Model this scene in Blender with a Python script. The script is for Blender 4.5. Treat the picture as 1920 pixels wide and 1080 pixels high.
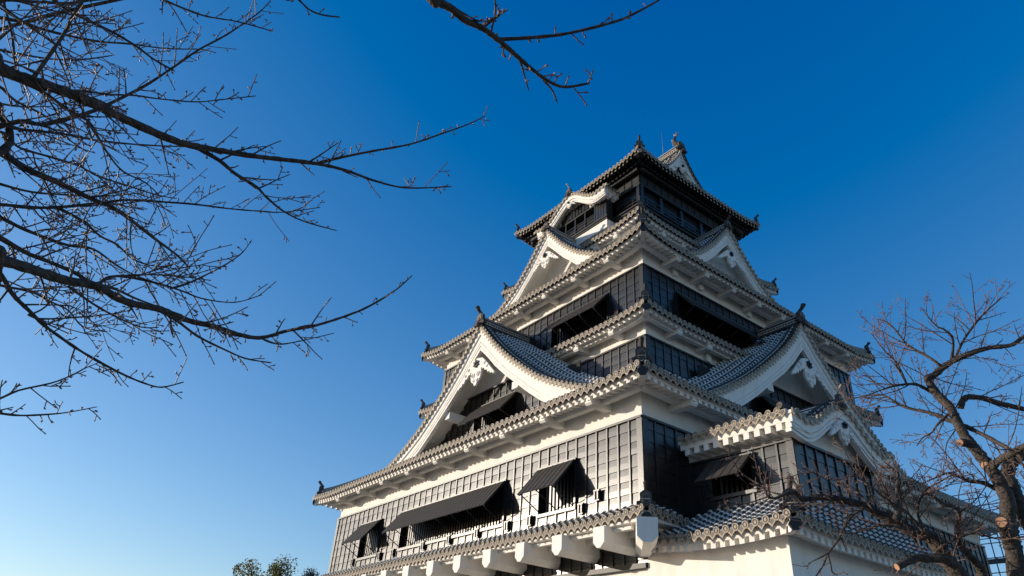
import bpy, math, random
from mathutils import Vector, Matrix
R = math.radians
V = Vector
scene = bpy.context.scene
for o in list(bpy.data.objects): bpy.data.objects.remove(o)
COL = scene.collection

# ------------------------------------------------------------------ camera
YAW, PITCH, ROLL, FPX = 0.95023, 0.54629, 0.07145, 1305.7
CAM = V((15.238, -16.612, 0.0))
fw = V((-math.sin(YAW)*math.cos(PITCH), math.cos(YAW)*math.cos(PITCH), math.sin(PITCH)))
r0 = V((math.cos(YAW), math.sin(YAW), 0)); u0 = r0.cross(fw)
rt = r0*math.cos(ROLL)+u0*math.sin(ROLL); up = rt.cross(fw)
cd = bpy.data.cameras.new('camera'); cam = bpy.data.objects.new('camera', cd); COL.objects.link(cam)
cd.sensor_width = 36; cd.lens = FPX/1920*36; cd.clip_end = 6000; cd.clip_start = 0.05
M = Matrix((rt, up, -fw)).transposed().to_4x4(); M.translation = CAM
cam.matrix_world = M
scene.camera = cam

def at(x, y, d):
    """a point d metres from where the photographer stood, along a line of sight"""
    v = fw*FPX+rt*(x-960)-up*(y-540)
    return CAM+v.normalized()*d

# ------------------------------------------------------------------ light
SUN = V((-1.12, -1.10, 0.28)).normalized()          # towards the sun
el = math.asin(SUN.z); rot = math.atan2(SUN.x, SUN.y)
w = bpy.data.worlds.new('World'); scene.world = w; w.use_nodes = True
nt = w.node_tree; bg = nt.nodes['Background']
sky = nt.nodes.new('ShaderNodeTexSky'); sky.sky_type = 'NISHITA'; sky.sun_disc = False
sky.sun_elevation = el; sky.sun_rotation = rot
sky.air_density = 1.0; sky.dust_density = 0.3; sky.ozone_density = 3.0; sky.altitude = 0
g1 = nt.nodes.new('ShaderNodeVectorMath'); g1.operation = 'MULTIPLY_ADD'      # colour grade of the clear winter sky
g1.inputs[1].default_value = (1.62, 1.36, 1.15); g1.inputs[2].default_value = (-.70, -.29, .85)
g2 = nt.nodes.new('ShaderNodeVectorMath'); g2.operation = 'MAXIMUM'; g2.inputs[1].default_value = (0, 0, 0)
nt.links.new(sky.outputs[0], g1.inputs[0]); nt.links.new(g1.outputs[0], g2.inputs[0]); nt.links.new(g2.outputs[0], bg.inputs[0])
bg.inputs[1].default_value = 0.15
sd = bpy.data.lights.new('sun', 'SUN'); sd.energy = 5.0; sd.angle = R(0.5); sd.color = (1.0, 0.88, 0.73)
so = bpy.data.objects.new('sun', sd); COL.objects.link(so); so.rotation_euler = SUN.to_track_quat('Z', 'Y').to_euler()
scene.view_settings.view_transform = 'Standard'; scene.view_settings.look = 'None'
scene.view_settings.exposure = 0.0; scene.view_settings.gamma = 1.0
scene.render.engine = 'CYCLES'
scene.cycles.max_bounces = 6

# ------------------------------------------------------------------ materials
def mat(name, col, rough=0.8, noise=0.0, nscale=4.0, bump=0.0, bscale=30.0, spec=0.5, col2=None, stretch=None, metallic=0.0):
    m = bpy.data.materials.new(name); m.use_nodes = True
    t = m.node_tree; b = t.nodes['Principled BSDF']
    b.inputs['Roughness'].default_value = rough; b.inputs['Specular IOR Level'].default_value = spec
    b.inputs['Metallic'].default_value = metallic
    b.inputs['Base Color'].default_value = (*col, 1)
    tc = t.nodes.new('ShaderNodeTexCoord'); mp = t.nodes.new('ShaderNodeMapping')
    t.links.new(tc.outputs['Object'], mp.inputs[0])
    if stretch: mp.inputs['Scale'].default_value = stretch
    if noise:
        n = t.nodes.new('ShaderNodeTexNoise'); n.inputs['Scale'].default_value = nscale; n.inputs['Detail'].default_value = 6
        t.links.new(mp.outputs[0], n.inputs['Vector'])
        cr = t.nodes.new('ShaderNodeValToRGB')
        a = col2 if col2 else tuple(c*(1-noise) for c in col)
        cr.color_ramp.elements[0].position = 0.32; cr.color_ramp.elements[0].color = (*a, 1)
        cr.color_ramp.elements[1].position = 0.68; cr.color_ramp.elements[1].color = (*col, 1)
        t.links.new(n.outputs['Fac'], cr.inputs[0]); t.links.new(cr.outputs[0], b.inputs['Base Color'])
    if bump:
        n2 = t.nodes.new('ShaderNodeTexNoise'); n2.inputs['Scale'].default_value = bscale; n2.inputs['Detail'].default_value = 4
        t.links.new(mp.outputs[0], n2.inputs['Vector'])
        bp = t.nodes.new('ShaderNodeBump'); bp.inputs['Strength'].default_value = bump; bp.inputs['Distance'].default_value = 0.02
        t.links.new(n2.outputs['Fac'], bp.inputs['Height']); t.links.new(bp.outputs[0], b.inputs['Normal'])
    return m
PLAS = mat('white_plaster', (.82, .78, .71), .75, .13, 2.2, .18, 9, .3, stretch=(1.2, 1.2, .35))
TILE = mat('dark_roof_tile', (.088, .078, .068), .7, .5, 5, .2, 25, .15)
MORT = mat('lime_mortar', (.76, .73, .67), .8, .28, 6, .2, 20, .3)
DISC = mat('weathered_tile_end', (.45, .37, .27), .65, .4, 9, .2, 25, .4)
RELF = mat('tile_relief', (.13, .11, .09), .6, .4, 20, .3, 40, .4)
BOARD = mat('black_lacquered_board', (.018, .0168, .0155), .31, .6, 2.2, .05, 9, .60, stretch=(1, 1, 14))
POST = mat('black_batten', (.019, .018, .0175), .33, .4, 4, .12, 12, .5, stretch=(6, 6, 1))
DARK = mat('dark_interior_lap_shade', (.012, .011, .010), .9)
BLK = mat('black_timber', (.022, .021, .020), .5, .4, 5, .2, 20, .4)
METAL = mat('black_iron', (.03, .03, .035), .4, metallic=.6)
SHUT = mat('shutter_board', (.055, .047, .040), .6, .35, 4, .2, 12, .5, stretch=(8, 2, 2))
GLASS = mat('window_glass', (.02, .022, .025), .12, spec=.25)
WOOD = mat('inner_wood', (.14, .075, .035), .6, .3, 4)
STONE = mat('castle_stone', (.30, .28, .25), .85, .5, 1.2, .8, 6, .3)
BARK = mat('cherry_bark', (.10, .076, .058), .75, .75, 22, 1.0, 45, .35, stretch=(1, 1, 2))
TWIG = mat('cherry_twig', (.19, .105, .075), .55, .4, 20, .3, 50, .5)
CUT = mat('sawn_wood', (.50, .27, .15), .8, .35, 25)
LEAF = mat('autumn_leaf', (.34, .27, .06), .6, .6, .8, col2=(.13, .15, .03))
CONI = mat('conifer_leaf', (.02, .035, .02), .7, .4, 3)
GRAV = mat('ground_gravel', (.27, .235, .19), .95, .3, .6, .4, 20)
STEEL = mat('scaffold_steel', (.22, .26, .30), .5, .3, 6, metallic=.2)
DECK = mat('scaffold_deck', (.22, .22, .21), .6, .3, 3)
MATS = [PLAS, TILE, MORT, DISC, BOARD, POST, DARK, BLK, RELF, SHUT, METAL, GLASS, WOOD, BARK, TWIG, CUT, STONE, LEAF, CONI, STEEL, DECK]
MI = {m: i for i, m in enumerate(MATS)}

# ------------------------------------------------------------------ mesh builder
class Fr:
    """frame of a wall: u along it, n out of it, z up"""
    def __init__(s, ox, oy, ux, uy, nx, ny): s.o = V((ox, oy, 0)); s.u = V((ux, uy, 0)); s.n = V((nx, ny, 0))
    def p(s, u, n, z): return s.o+s.u*u+s.n*n+V((0, 0, z))
    def moved(s, u=0, n=0):
        q = s.o+s.u*u+s.n*n
        return Fr(q.x, q.y, s.u.x, s.u.y, s.n.x, s.n.y)

class MB:
    def __init__(s): s.v = []; s.f = []; s.m = []; s.sm = []
    def face(s, pts, m, smooth=False):
        i = len(s.v); s.v.extend([tuple(p) for p in pts]); s.f.append(tuple(range(i, i+len(pts)))); s.m.append(MI[m]); s.sm.append(smooth)
    def idx(s, pts):
        i = len(s.v); s.v.extend([tuple(p) for p in pts]); return i
    def fi(s, ids, m, smooth=False): s.f.append(tuple(ids)); s.m.append(MI[m]); s.sm.append(smooth)
    def hexa(s, c, m):
        """c: 8 corners, bottom ring then top ring"""
        i = s.idx(c)
        for q in ((0, 3, 2, 1), (4, 5, 6, 7), (0, 1, 5, 4), (1, 2, 6, 5), (2, 3, 7, 6), (3, 0, 4, 7)): s.fi([i+k for k in q], m)
    def box(s, fr, u0, u1, n0, n1, z0, z1, m):
        p = fr.p
        s.hexa([p(u0, n0, z0), p(u1, n0, z0), p(u1, n1, z0), p(u0, n1, z0), p(u0, n0, z1), p(u1, n0, z1), p(u1, n1, z1), p(u0, n1, z1)], m)
    def beam(s, a, b, wd, h, m, upv=V((0, 0, 1)), rise=0):
        a = V(a); b = V(b); d = (b-a).normalized(); sd = d.cross(upv).normalized(); u = sd.cross(d)
        o = [(-wd/2, -h/2), (wd/2, -h/2), (wd/2, h/2), (-wd/2, h/2)]
        i = s.idx([a+sd*x+u*(y+rise) for x, y in o]+[b+sd*x+u*(y+rise) for x, y in o])
        for q in ((0, 1, 2, 3), (7, 6, 5, 4), (0, 4, 5, 1), (1, 5, 6, 2), (2, 6, 7, 3), (3, 7, 4, 0)): s.fi([i+k for k in q], m)
    def sweep(s, pts, wd, h, m, rise=0):
        """rectangular section swept along a polyline, up kept vertical"""
        rings = []
        for k, p in enumerate(pts):
            d = (pts[min(k+1, len(pts)-1)]-pts[max(k-1, 0)]).normalized()
            sd = d.cross(V((0, 0, 1))).normalized(); u = sd.cross(d)
            rings.append(s.idx([p+sd*x+u*(y+rise) for x, y in ((-wd/2, -h/2), (wd/2, -h/2), (wd/2, h/2), (-wd/2, h/2))]))
        for a, b in zip(rings, rings[1:]):
            for k in range(4): s.fi([a+k, a+(k+1) % 4, b+(k+1) % 4, b+k], m)
        s.fi([rings[0]+k for k in (0, 1, 2, 3)], m); s.fi([rings[-1]+k for k in (3, 2, 1, 0)], m)
    def tube(s, pts, rad, m, n=6, smooth=True, cap=True):
        rings = []; prev = None
        for k, p in enumerate(pts):
            d = (pts[min(k+1, len(pts)-1)]-pts[max(k-1, 0)])
            if d.length < 1e-9: d = V((0, 0, 1))
            d.normalize()
            if prev is None:
                a = d.cross(V((0, 0, 1)));
                if a.length < 1e-3: a = d.cross(V((1, 0, 0)))
            else: a = prev-d*prev.dot(d)
            a.normalize(); prev = a; b = d.cross(a); r = rad[k] if isinstance(rad, (list, tuple)) else rad
            rings.append(s.idx([p+a*math.cos(2*math.pi*j/n)*r+b*math.sin(2*math.pi*j/n)*r for j in range(n)]))
        for a, b in zip(rings, rings[1:]):
            for k in range(n): s.fi([a+k, a+(k+1) % n, b+(k+1) % n, b+k], m, smooth)
        if cap:
            s.fi([rings[0]+k for k in range(n)][::-1], m); s.fi([rings[-1]+k for k in range(n)], m)
    def disc(s, c, d, r, th, m, n=10, inset=None, upv=V((0, 0, 1))):
        """tile end: a drum with a raised rim and a darker relief face"""
        d = d.normalized(); a = d.cross(upv).normalized(); b = a.cross(d)
        ring = lambda rr, off: s.idx([c+d*off+a*math.cos(2*math.pi*j/n)*rr+b*math.sin(2*math.pi*j/n)*rr for j in range(n)])
        r1 = ring(r, -th); r2 = ring(r, 0)
        for k in range(n): s.fi([r1+k, r1+(k+1) % n, r2+(k+1) % n, r2+k], m)
        if inset:
            r3 = ring(r*.76, 0); r4 = ring(r*.72, -.012)
            for k in range(n):
                s.fi([r2+k, r2+(k+1) % n, r3+(k+1) % n, r3+k], m); s.fi([r3+k, r3+(k+1) % n, r4+(k+1) % n, r4+k], m)
            s.fi([r4+k for k in range(n)], inset)
            r5 = ring(r*.38, -.002); s.fi([r5+k for k in range(n)], m)
        else: s.fi([r2+k for k in range(n)], m)
    def prism(s, fr, poly, n0, n1, m, side=None):
        """outline (u,z) extruded from n0 to n1"""
        k = len(poly); a = s.idx([fr.p(u, n0, z) for u, z in poly]); b = s.idx([fr.p(u, n1, z) for u, z in poly])
        s.fi([a+i for i in range(k)], m); s.fi([b+i for i in range(k)][::-1], m)
        for i in range(k): s.fi([a+i, a+(i+1) % k, b+(i+1) % k, b+i], side or m)
    def build(s, name, parent=None, loc=None):
        me = bpy.data.meshes.new(name)
        off = loc if loc else V((0, 0, 0))
        vs = [(x-off[0], y-off[1], z-off[2]) for x, y, z in s.v] if loc else s.v
        me.from_pydata(vs, [], s.f)
        used = sorted(set(s.m)); mp = {u: i for i, u in enumerate(used)}
        for u in used: me.materials.append(MATS[u])
        me.polygons.foreach_set('material_index', [mp[x] for x in s.m])
        me.polygons.foreach_set('use_smooth', s.sm)
        me.update()
        o = bpy.data.objects.new(name, me); COL.objects.link(o)
        if loc: o.location = off
        if parent is not None:
            o.parent = parent
            if parent.type == 'EMPTY': o.location = o.location-parent.location
        return o

def tag(o, label=None, cat=None, group=None, kind=None):
    if label: o['label'] = label
    if cat: o['category'] = cat
    if group: o['group'] = group
    if kind: o['kind'] = kind
    return o
def empty(name, loc):
    o = bpy.data.objects.new(name, None); COL.objects.link(o); o.location = loc; o.empty_display_size = .5; return o

rng = random.Random(7)
castle = empty('castle_keep', (-11.55, 12.54, -1.6))
tag(castle, 'tall black and white castle keep with stacked tiled roofs and curved gables', 'castle')

def lerp(a, b, t): return a+(b-a)*t
def interp(tab, x):
    if x <= tab[0][0]: return tab[0][1]
    for (x0, y0), (x1, y1) in zip(tab, tab[1:]):
        if x <= x1: return y0+(y1-y0)*(x-x0)/(x1-x0)
    (x0, y0), (x1, y1) = tab[-2], tab[-1]
    return y1+(y1-y0)/(x1-x0)*(x-x1)

PITCHT = .318
# ------------------------------------------------------------------ tile work
def tile_field(mb, S, cols, half, hi=True, course=.27, rr=.078, end=True, endr=.108, b1off=0.0):
    """S(a,b) surface point; cols = [(a, b0, b1)]; pan tiles with round cover tiles and lime joints"""
    e = .01
    for (a, b0, b1) in cols:
        if b1-b0 < .05: continue
        # march down the column in equal arc lengths
        bs = [b0]; b = b0
        while b < b1-1e-4:
            g = (S(a, b+e)-S(a, b)).length/e
            b = min(b1, b+course/g*(1 if hi else 2.5)); bs.append(b)
        if len(bs) > 2 and bs[-1]-bs[-2] < .4*(bs[-2]-bs[-3]): bs.pop(-2)
        P = [S(a, x) for x in bs]; n = len(P)
        SV = [(S(a+e, x)-S(a-e, x)).normalized() for x in bs]; sv = SV[0]
        N = []
        for k in range(n):
            d = (P[min(k+1, n-1)]-P[max(k-1, 0)]).normalized()
            q = SV[k].cross(d)
            if q.z < 0: q = -q
            N.append(q.normalized())
        L = [S(a-half, x) for x in bs]; Rr = [S(a+half, x) for x in bs]
        for k in range(n-1):
            st = .028
            i = mb.idx([L[k]+N[k]*st, Rr[k]+N[k]*st, Rr[k+1], L[k+1], L[k], Rr[k]])
            mb.fi([i, i+1, i+2, i+3], TILE); mb.fi([i+4, i+5, i+1, i], MORT if hi and k else TILE)
        # lime strip under the cover tile
        sw = .128; rings = []
        for k in range(n): rings.append(mb.idx([P[k]-SV[k]*sw+N[k]*.012, P[k]-SV[k]*sw*.93+N[k]*.040, P[k]+SV[k]*sw*.93+N[k]*.040, P[k]+SV[k]*sw+N[k]*.012]))
        for x, y in zip(rings, rings[1:]):
            for q in range(3): mb.fi([x+q, x+q+1, y+q+1, y+q], MORT)
        # cover tile
        na = 5 if hi else 3
        ang = [math.pi*j/(na-1) for j in range(na)]
        def ring(k, f, r):
            p = P[k].lerp(P[k+1], f) if f else P[k]; nn = N[k].lerp(N[min(k+1, n-1)], f) if f else N[k]
            return mb.idx([p+nn*.035+SV[k]*math.cos(t)*r+nn*math.sin(t)*r for t in ang])
        prevr = None
        for k in range(n-1):
            if hi:
                seq = [(0, rr*.97, None), (.64, rr*1.03, TILE), (.64, rr*1.16, MORT), (.97, rr*1.16, MORT), (.999, rr*.97, MORT)]
            else: seq = [(0, rr, None), (.86, rr, TILE), (.86, rr*1.12, MORT), (.999, rr*1.12, MORT)]
            last = None
            for f, r, m in seq:
                q = ring(k, f, r)
                if last is not None:
                    for j in range(na-1): mb.fi([last+j, last+j+1, q+j+1, q+j], m, True)
                last = q
        if end:
            d = (P[0]-P[1]).normalized()
            d2 = V((d.x, d.y, d.z*.3)).normalized()
            mb.disc(P[0]+N[0]*.035+d*.075, d2, endr, .05, DISC, 12 if hi else 7, RELF if hi else None)
            # drooping pan-tile end between the covers
            c = S(a+half, b0)+N[0]*.01+d*.04
            hgt = .225
            pl = [(-.135, .02), (.135, .02), (.13, -.08), (.06, -.15), (0, -hgt), (-.06, -.15), (-.13, -.08)]
            upn = V((0, 0, 1))
            fa = mb.idx([c+sv*x+upn*y+d2*.02 for x, y in pl]); fb = mb.idx([c+sv*x+upn*y-d2*.01 for x, y in pl])
            mb.fi([fa+i for i in range(7)], DISC); mb.fi([fb+i for i in range(7)][::-1], DISC)
            for i in range(7): mb.fi([fa+i, fa+(i+1) % 7, fb+(i+1) % 7, fb+i], DISC)
            if hi:
                pi = [(x*.62, y*.62-.018) for x, y in pl]
                fc = mb.idx([c+sv*x+upn*y+d2*.024 for x, y in pi]); mb.fi([fc+i for i in range(7)], RELF)

def ridge_line(mb, pts, wd=.26, h=.30, cap=.085, style=True):
    """stacked ridge: dark body, thin lime courses, round cap"""
    mb.sweep(pts, wd, h, TILE, h/2)
    for k in (.28, .62, .97): mb.sweep(pts, wd+.035, .025, MORT, h*k)
    mb.tube([p+V((0, 0, h+cap*.5)) for p in pts], cap, TILE, 8)
    # small rings of the ridge's side ornament
    if style:
        tot = 0; step = .17; nxt = .1
        for a, b in zip(pts, pts[1:]):
            L = (b-a).length; d = (b-a).normalized(); sd = d.cross(V((0, 0, 1))).normalized()
            while nxt < tot+L:
                p = a+d*(nxt-tot)+V((0, 0, h*.45))
                for s in (-1, 1): mb.disc(p+sd*s*(wd/2+.012), sd*s, .05, .02, DISC, 8)
                nxt += step
            tot += L

def ornament(parent, c, d, s=1.0, knob=True, name='ridge_ornament', hook=False):
    """demon-face tile at the end of a ridge: shouldered plate, scroll feet, round post"""
    d = V((d.x, d.y, 0)).normalized(); u = V((-d.y, d.x, 0)); fr = Fr(c.x, c.y, u.x, u.y, d.x, d.y); z = c.z
    mb = MB()
    half = [(0, .60), (.12, .585), (.17, .53), (.235, .50), (.26, .44), (.25, .22), (.29, .12), (.36, .10), (.37, .02), (.32, -.03), (.14, -.03)]
    poly = [(x*s, z+y*s) for x, y in half]+[(-x*s, z+y*s) for x, y in half[::-1] if x > 0]
    mb.prism(fr, poly, -.06*s, .08*s, TILE)
    inner = [(x*s*.72, z+(.07+y*.74)*s) for x, y in half[:6]]+[(-x*s*.72, z+(.07+y*.74)*s) for x, y in half[5::-1] if x > 0]
    mb.prism(fr, inner, .07*s, .105*s, RELF)
    for k in range(5):
        t = 2*math.pi*k/5+.3
        mb.disc(fr.p(.07*s*math.cos(t), .125*s, z+.27*s+.07*s*math.sin(t)), d, .035*s, .02, TILE, 8)
    mb.disc(fr.p(0, .125*s, z+.27*s), d, .03*s, .02, DISC, 8)
    for q in (-1, 1): mb.disc(fr.p(q*.34*s, .11*s, z+.04*s), d, .075*s, .17*s, TILE, 10)
    mb.disc(fr.p(0, .24*s, z-.02*s), d, .12*s, .30*s, TILE, 12, RELF)
    if knob:
        mb.tube([fr.p(0, -.10*s, z+.50*s), fr.p(0, -.02*s, z+.62*s), fr.p(0, .10*s, z+.70*s), fr.p(0, .18*s, z+.79*s), fr.p(0, .23*s, z+.86*s)], [.07*s, .075*s, .08*s, .095*s, .11*s], TILE, 10)
        mb.tube([fr.p(0, .23*s, z+.85*s), fr.p(0, .25*s, z+.90*s), fr.p(0, .26*s, z+.95*s)], [.12*s, .10*s, .01], TILE, 10)
    if hook:
        mb.tube([fr.p(0, -.02, z+.55*s), fr.p(0, .02, z+.75*s), fr.p(0, .16*s, z+.92*s), fr.p(0, .26*s, z+1.0*s)], [.06*s, .05*s, .055*s, .075*s], DISC, 8)
    return mb.build(name, parent)

# ------------------------------------------------------------------ eaves of a hipped roof
class Side:
    pass
def hip_roof(name, x0, x1, y0, y1, inx, iny, ze, zt, oh, lift=.18, teeth=True, brackets=(2.45, .0), prof=None, colr=PLAS, raft_h=.12, bz=.55, orn=.95, sides='frbl', purlin=True, skipu=None, dark=False, label=None, fb=.24):
    """eave rectangle x0..x1,y0..y1; roof climbs to the wall rectangle inset by inx/iny. oh = (x,y) overhang over the wall below"""
    f = prof or (lambda s: .82*s+.18*s*s)
    mb = MB()
    frames = {'f': (Fr(x1, y0, -1, 0, 0, -1), x1-x0, iny, inx, oh[1]), 'r': (Fr(x1, y0, 0, 1, 1, 0), y1-y0, inx, iny, oh[0]),
              'b': (Fr(x1, y1, -1, 0, 0, 1), x1-x0, iny, inx, oh[1]), 'l': (Fr(x0, y0, 0, 1, -1, 0), y1-y0, inx, iny, oh[0])}
    body = None; subs = []
    def zfun(c, s):
        l = lift*max(0, 1-c/2.6)**2.2*(1-.9*s)
        return ze+(zt-ze)*f(s)+l
    for key in 'frbl':
        if key not in sides: continue
        fr, L, T, To, o = frames[key]
        hi = key in 'fr'
        S = lambda a, b, fr=fr, T=T, L=L: fr.p(a, -b, zfun(min(a, L-a), max(0, b)/T))
        nc = max(3, round(L/PITCHT)); pt = L/nc; cols = []
        for k in range(nc):
            a = (k+.5)*pt; c = min(a, L-a)
            tl = min(T, c*T/To)
            if skipu and key in skipu and any(p <= a <= q for p, q in skipu[key]): continue
            cols.append((a, 0, tl))
        tile_field(mb, S, cols, pt/2, hi)
        # plaster eave board and hanging rafter ends
        sub = MB(); m = colr
        nb = nc*1
        def ez(a): return zfun(min(a, L-a), 0)
        def edge(a0, a1, n0, n1, z0, z1, mm, dz=0):
            p = fr.p; e0 = ez(a0); e1 = ez(a1)
            sub.hexa([p(a0, n0, e0+z0+dz), p(a1, n0, e1+z0+dz), p(a1, n1, e1+z0), p(a0, n1, e0+z0), p(a0, n0, e0+z1+dz), p(a1, n0, e1+z1+dz), p(a1, n1, e1+z1), p(a0, n1, e0+z1)], mm)
        slope = .22
        for k in range(nc):
            a0 = k*pt; a1 = a0+pt; am = (a0+a1)/2
            if skipu and key in skipu and any(p <= am <= q for p, q in skipu[key]): continue
            n_out = -.15
            lim = min(am, L-am)
            n_in = -min(o+.02, max(.15, lim))
            edge(a0, a1, n_out-.06, n_out, -fb, -.05, m)                       # eave board
            edge(a0, a1, n_in, n_out-.06, -fb+.005, -fb+.05, m, slope*abs(n_in))         # soffit
            if teeth: edge(am-pt*.26, am+pt*.26, n_in, n_out-.004, -fb-raft_h, -fb+.002, m, slope*abs(n_in))
        subs.append(('rafter_row', sub))
        if purlin:
            pn = -(o-.42)
            sub = MB()
            a_s = o-.40; a_e = L-(o-.40)
            segs = 12; m = colr
            for q in range(segs):
                a0 = lerp(a_s, a_e, q/segs); a1 = lerp(a_s, a_e, (q+1)/segs)
                if skipu and key in skipu and any(p <= (a0+a1)/2 <= q2 for p, q2 in skipu[key]): continue
                e0 = zfun(min(a0, L-a0), 0)+.22*(o-.42)-fb-raft_h; e1 = zfun(min(a1, L-a1), 0)+.22*(o-.42)-fb-raft_h
                p = fr.p
                sub.hexa([p(a0, pn-.11, e0-.18), p(a1, pn-.11, e1-.18), p(a1, pn+.11, e1-.18), p(a0, pn+.11, e0-.18), p(a0, pn-.11, e0+.02), p(a1, pn-.11, e1+.02), p(a1, pn+.11, e1+.02), p(a0, pn+.11, e0+.02)], m)
            subs.append(('purlin', sub))
            if brackets:
                wl = L-2*o; nbk = max(2, round(wl/brackets[0])); 
                for q in range(nbk):
                    u = o+brackets[0]*.62+(wl-brackets[0]*1.24)*q/(nbk-1)
                    if skipu and key in skipu and any(p <= u <= q2 for p, q2 in skipu[key]): continue
                    sub = MB(); zb = ze+.22*(o-.42)-fb-raft_h-.18
                    h = .13
                    pr = Fr(0, 0, 0, 0, 0, 0); pr.o = fr.p(u, 0, 0); pr.u = fr.n; pr.n = fr.u
                    poly = [(-o, zb-h), (-.27, zb-h), (-.20, zb-h+.07), (-.20, zb+h*.9), (-o, zb+h*.9)]
                    sub.prism(pr, poly, -.155, .155, m)
                    subs.append(('bracket', sub))
    body = mb.build(name, castle)
    if label: body['label'] = label
    for n, s in subs: s.build(n, body)
    # hips, corner beams and their ornaments
    for (cx, cy, sx, sy, ok) in ((x1, y0, -1, 1, 'f' in sides and 'r' in sides), (x0, y0, 1, 1, 'f' in sides and 'l' in sides), (x1, y1, -1, -1, 'r' in sides and 'b' in sides), (x0, y1, 1, -1, 'b' in sides and 'l' in sides)):
        if not ok: continue
        pts = []
        for k in range(9):
            s = .03+.97*k/8; pts.append(V((cx+sx*inx*s, cy+sy*iny*s, zfun(0 if k == 0 else min(inx, iny)*s, s)+.03)))
        sub = MB(); ridge_line(sub, pts, .22, .20, .08, False); sub.build('hip_ridge', body)
        d = (pts[0]-pts[1]); out = V((-sx, -sy, 0)).normalized()
        ornament(body, pts[0]+V((0, 0, .06))-out*.10, out, orn*.88)
        sub = MB()
        c0 = V((cx, cy, zfun(0, 0)-.34))+out*(-.06); wz = zfun(0, 0)-.38+.22*oh[0]
        c1 = V((cx+sx*oh[0], cy+sy*oh[1], wz))
        sub.beam(c0+V((0, 0, .02)), c1, .22, .30, colr)
        sub.disc(c0+V((0, 0, .04))+out*.06, out, .17, .12, BLK, 6)
        sub.build('corner_beam', body)
    return body

def wall_box(name, x0, x1, y0, y1, z0, z1, m=PLAS, parent=castle):
    mb = MB(); f = Fr(x0, y0, 1, 0, 0, 1); mb.box(f, 0, x1-x0, 0, y1-y0, z0, z1, m)
    return mb.build(name, parent)

def boards(mb, fr, u0, u1, z0, z1, holes=(), course=.42, pitch=.525, off=.02, topf=None, phase=0.0, rail=True, corner=True):
    """lapped black boards with vertical battens; topf(u) may limit the height"""
    rows = []
    z = z1
    zs = []
    while z > z0+.02: zs.append((max(z0, z-course), z)); z -= course
    nb = max(1, round((u1-u0)/pitch)); pt = (u1-u0)/nb
    for (a, b) in zs:
        for k in range(nb):
            ua = u0+k*pt; ub = ua+pt
            if topf:
                lim = min(topf(ua), topf(ub))
                if lim < b: 
                    if lim < a+.05: continue
            # cut round the holes
            parts = [(ua, ub, a, b)]
            for (hu0, hu1, hz0, hz1) in holes:
                np_ = []
                for (p, q, c, d) in parts:
                    if q <= hu0 or p >= hu1 or d <= hz0 or c >= hz1: np_.append((p, q, c, d)); continue
                    if p < hu0: np_.append((p, hu0, c, d))
                    if q > hu1: np_.append((hu1, q, c, d))
                    pp = max(p, hu0); qq = min(q, hu1)
                    if c < hz0: np_.append((pp, qq, c, hz0))
                    if d > hz1: np_.append((pp, qq, hz1, d))
                parts = np_
            j = rng.uniform(-.004, .007); j2 = rng.uniform(-.003, .003)
            for (p, q, c, d) in parts:
                if q-p < .01 or d-c < .03: continue
                c += .015
                nf = lambda zz: off+.034+.015*(b-zz)/course+j
                P = fr.p
                i = mb.idx([P(p, nf(c)+j2, c), P(q, nf(c)-j2, c), P(q, nf(d)-j2, d), P(p, nf(d)+j2, d), P(p, off-.0, c+.004), P(q, off-.0, c+.004)])
                zm = (c+d)/2; bul = .0012+j*.25
                w_ = mb.idx([P(p, (nf(c)+nf(d))/2+bul+j2, zm), P(q, (nf(c)+nf(d))/2+bul-j2, zm)])
                mb.fi([i, i+1, w_+1, w_], BOARD); mb.fi([w_, w_+1, i+2, i+3], BOARD); mb.fi([i+4, i+5, i+1, i], DARK)  # near-black underside: the shade below each lap is put into its colour
    for k in range(nb+1):
        u = u0+k*pt
        if corner and k in (0, nb): continue
        iv = [(z0, min(z1, topf(u)) if topf else z1)]
        for (hu0, hu1, hz0, hz1) in holes:
            if hu0-.03 < u < hu1+.03:
                iv2 = []
                for a, b in iv:
                    if b <= hz0 or a >= hz1: iv2.append((a, b)); continue
                    if a < hz0: iv2.append((a, hz0))
                    if b > hz1: iv2.append((hz1, b))
                iv = iv2
        for a, b in iv:
            if b-a > .05: mb.box(fr, u-.033, u+.033, off, off+.085, a, b, POST)
    if rail and not topf: mb.box(fr, u0-.08, u1+.08, off, off+.12, z1-.06, z1+.02, POST)
    if corner:
        for u, s in ((u0, 1), (u1, -1)):
            mb.box(fr, min(u, u+s*.16)-(.085 if s > 0 else 0), max(u, u+s*.16)+(.085 if s < 0 else 0), off, off+.088, z0, z1-.004, POST)

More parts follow.
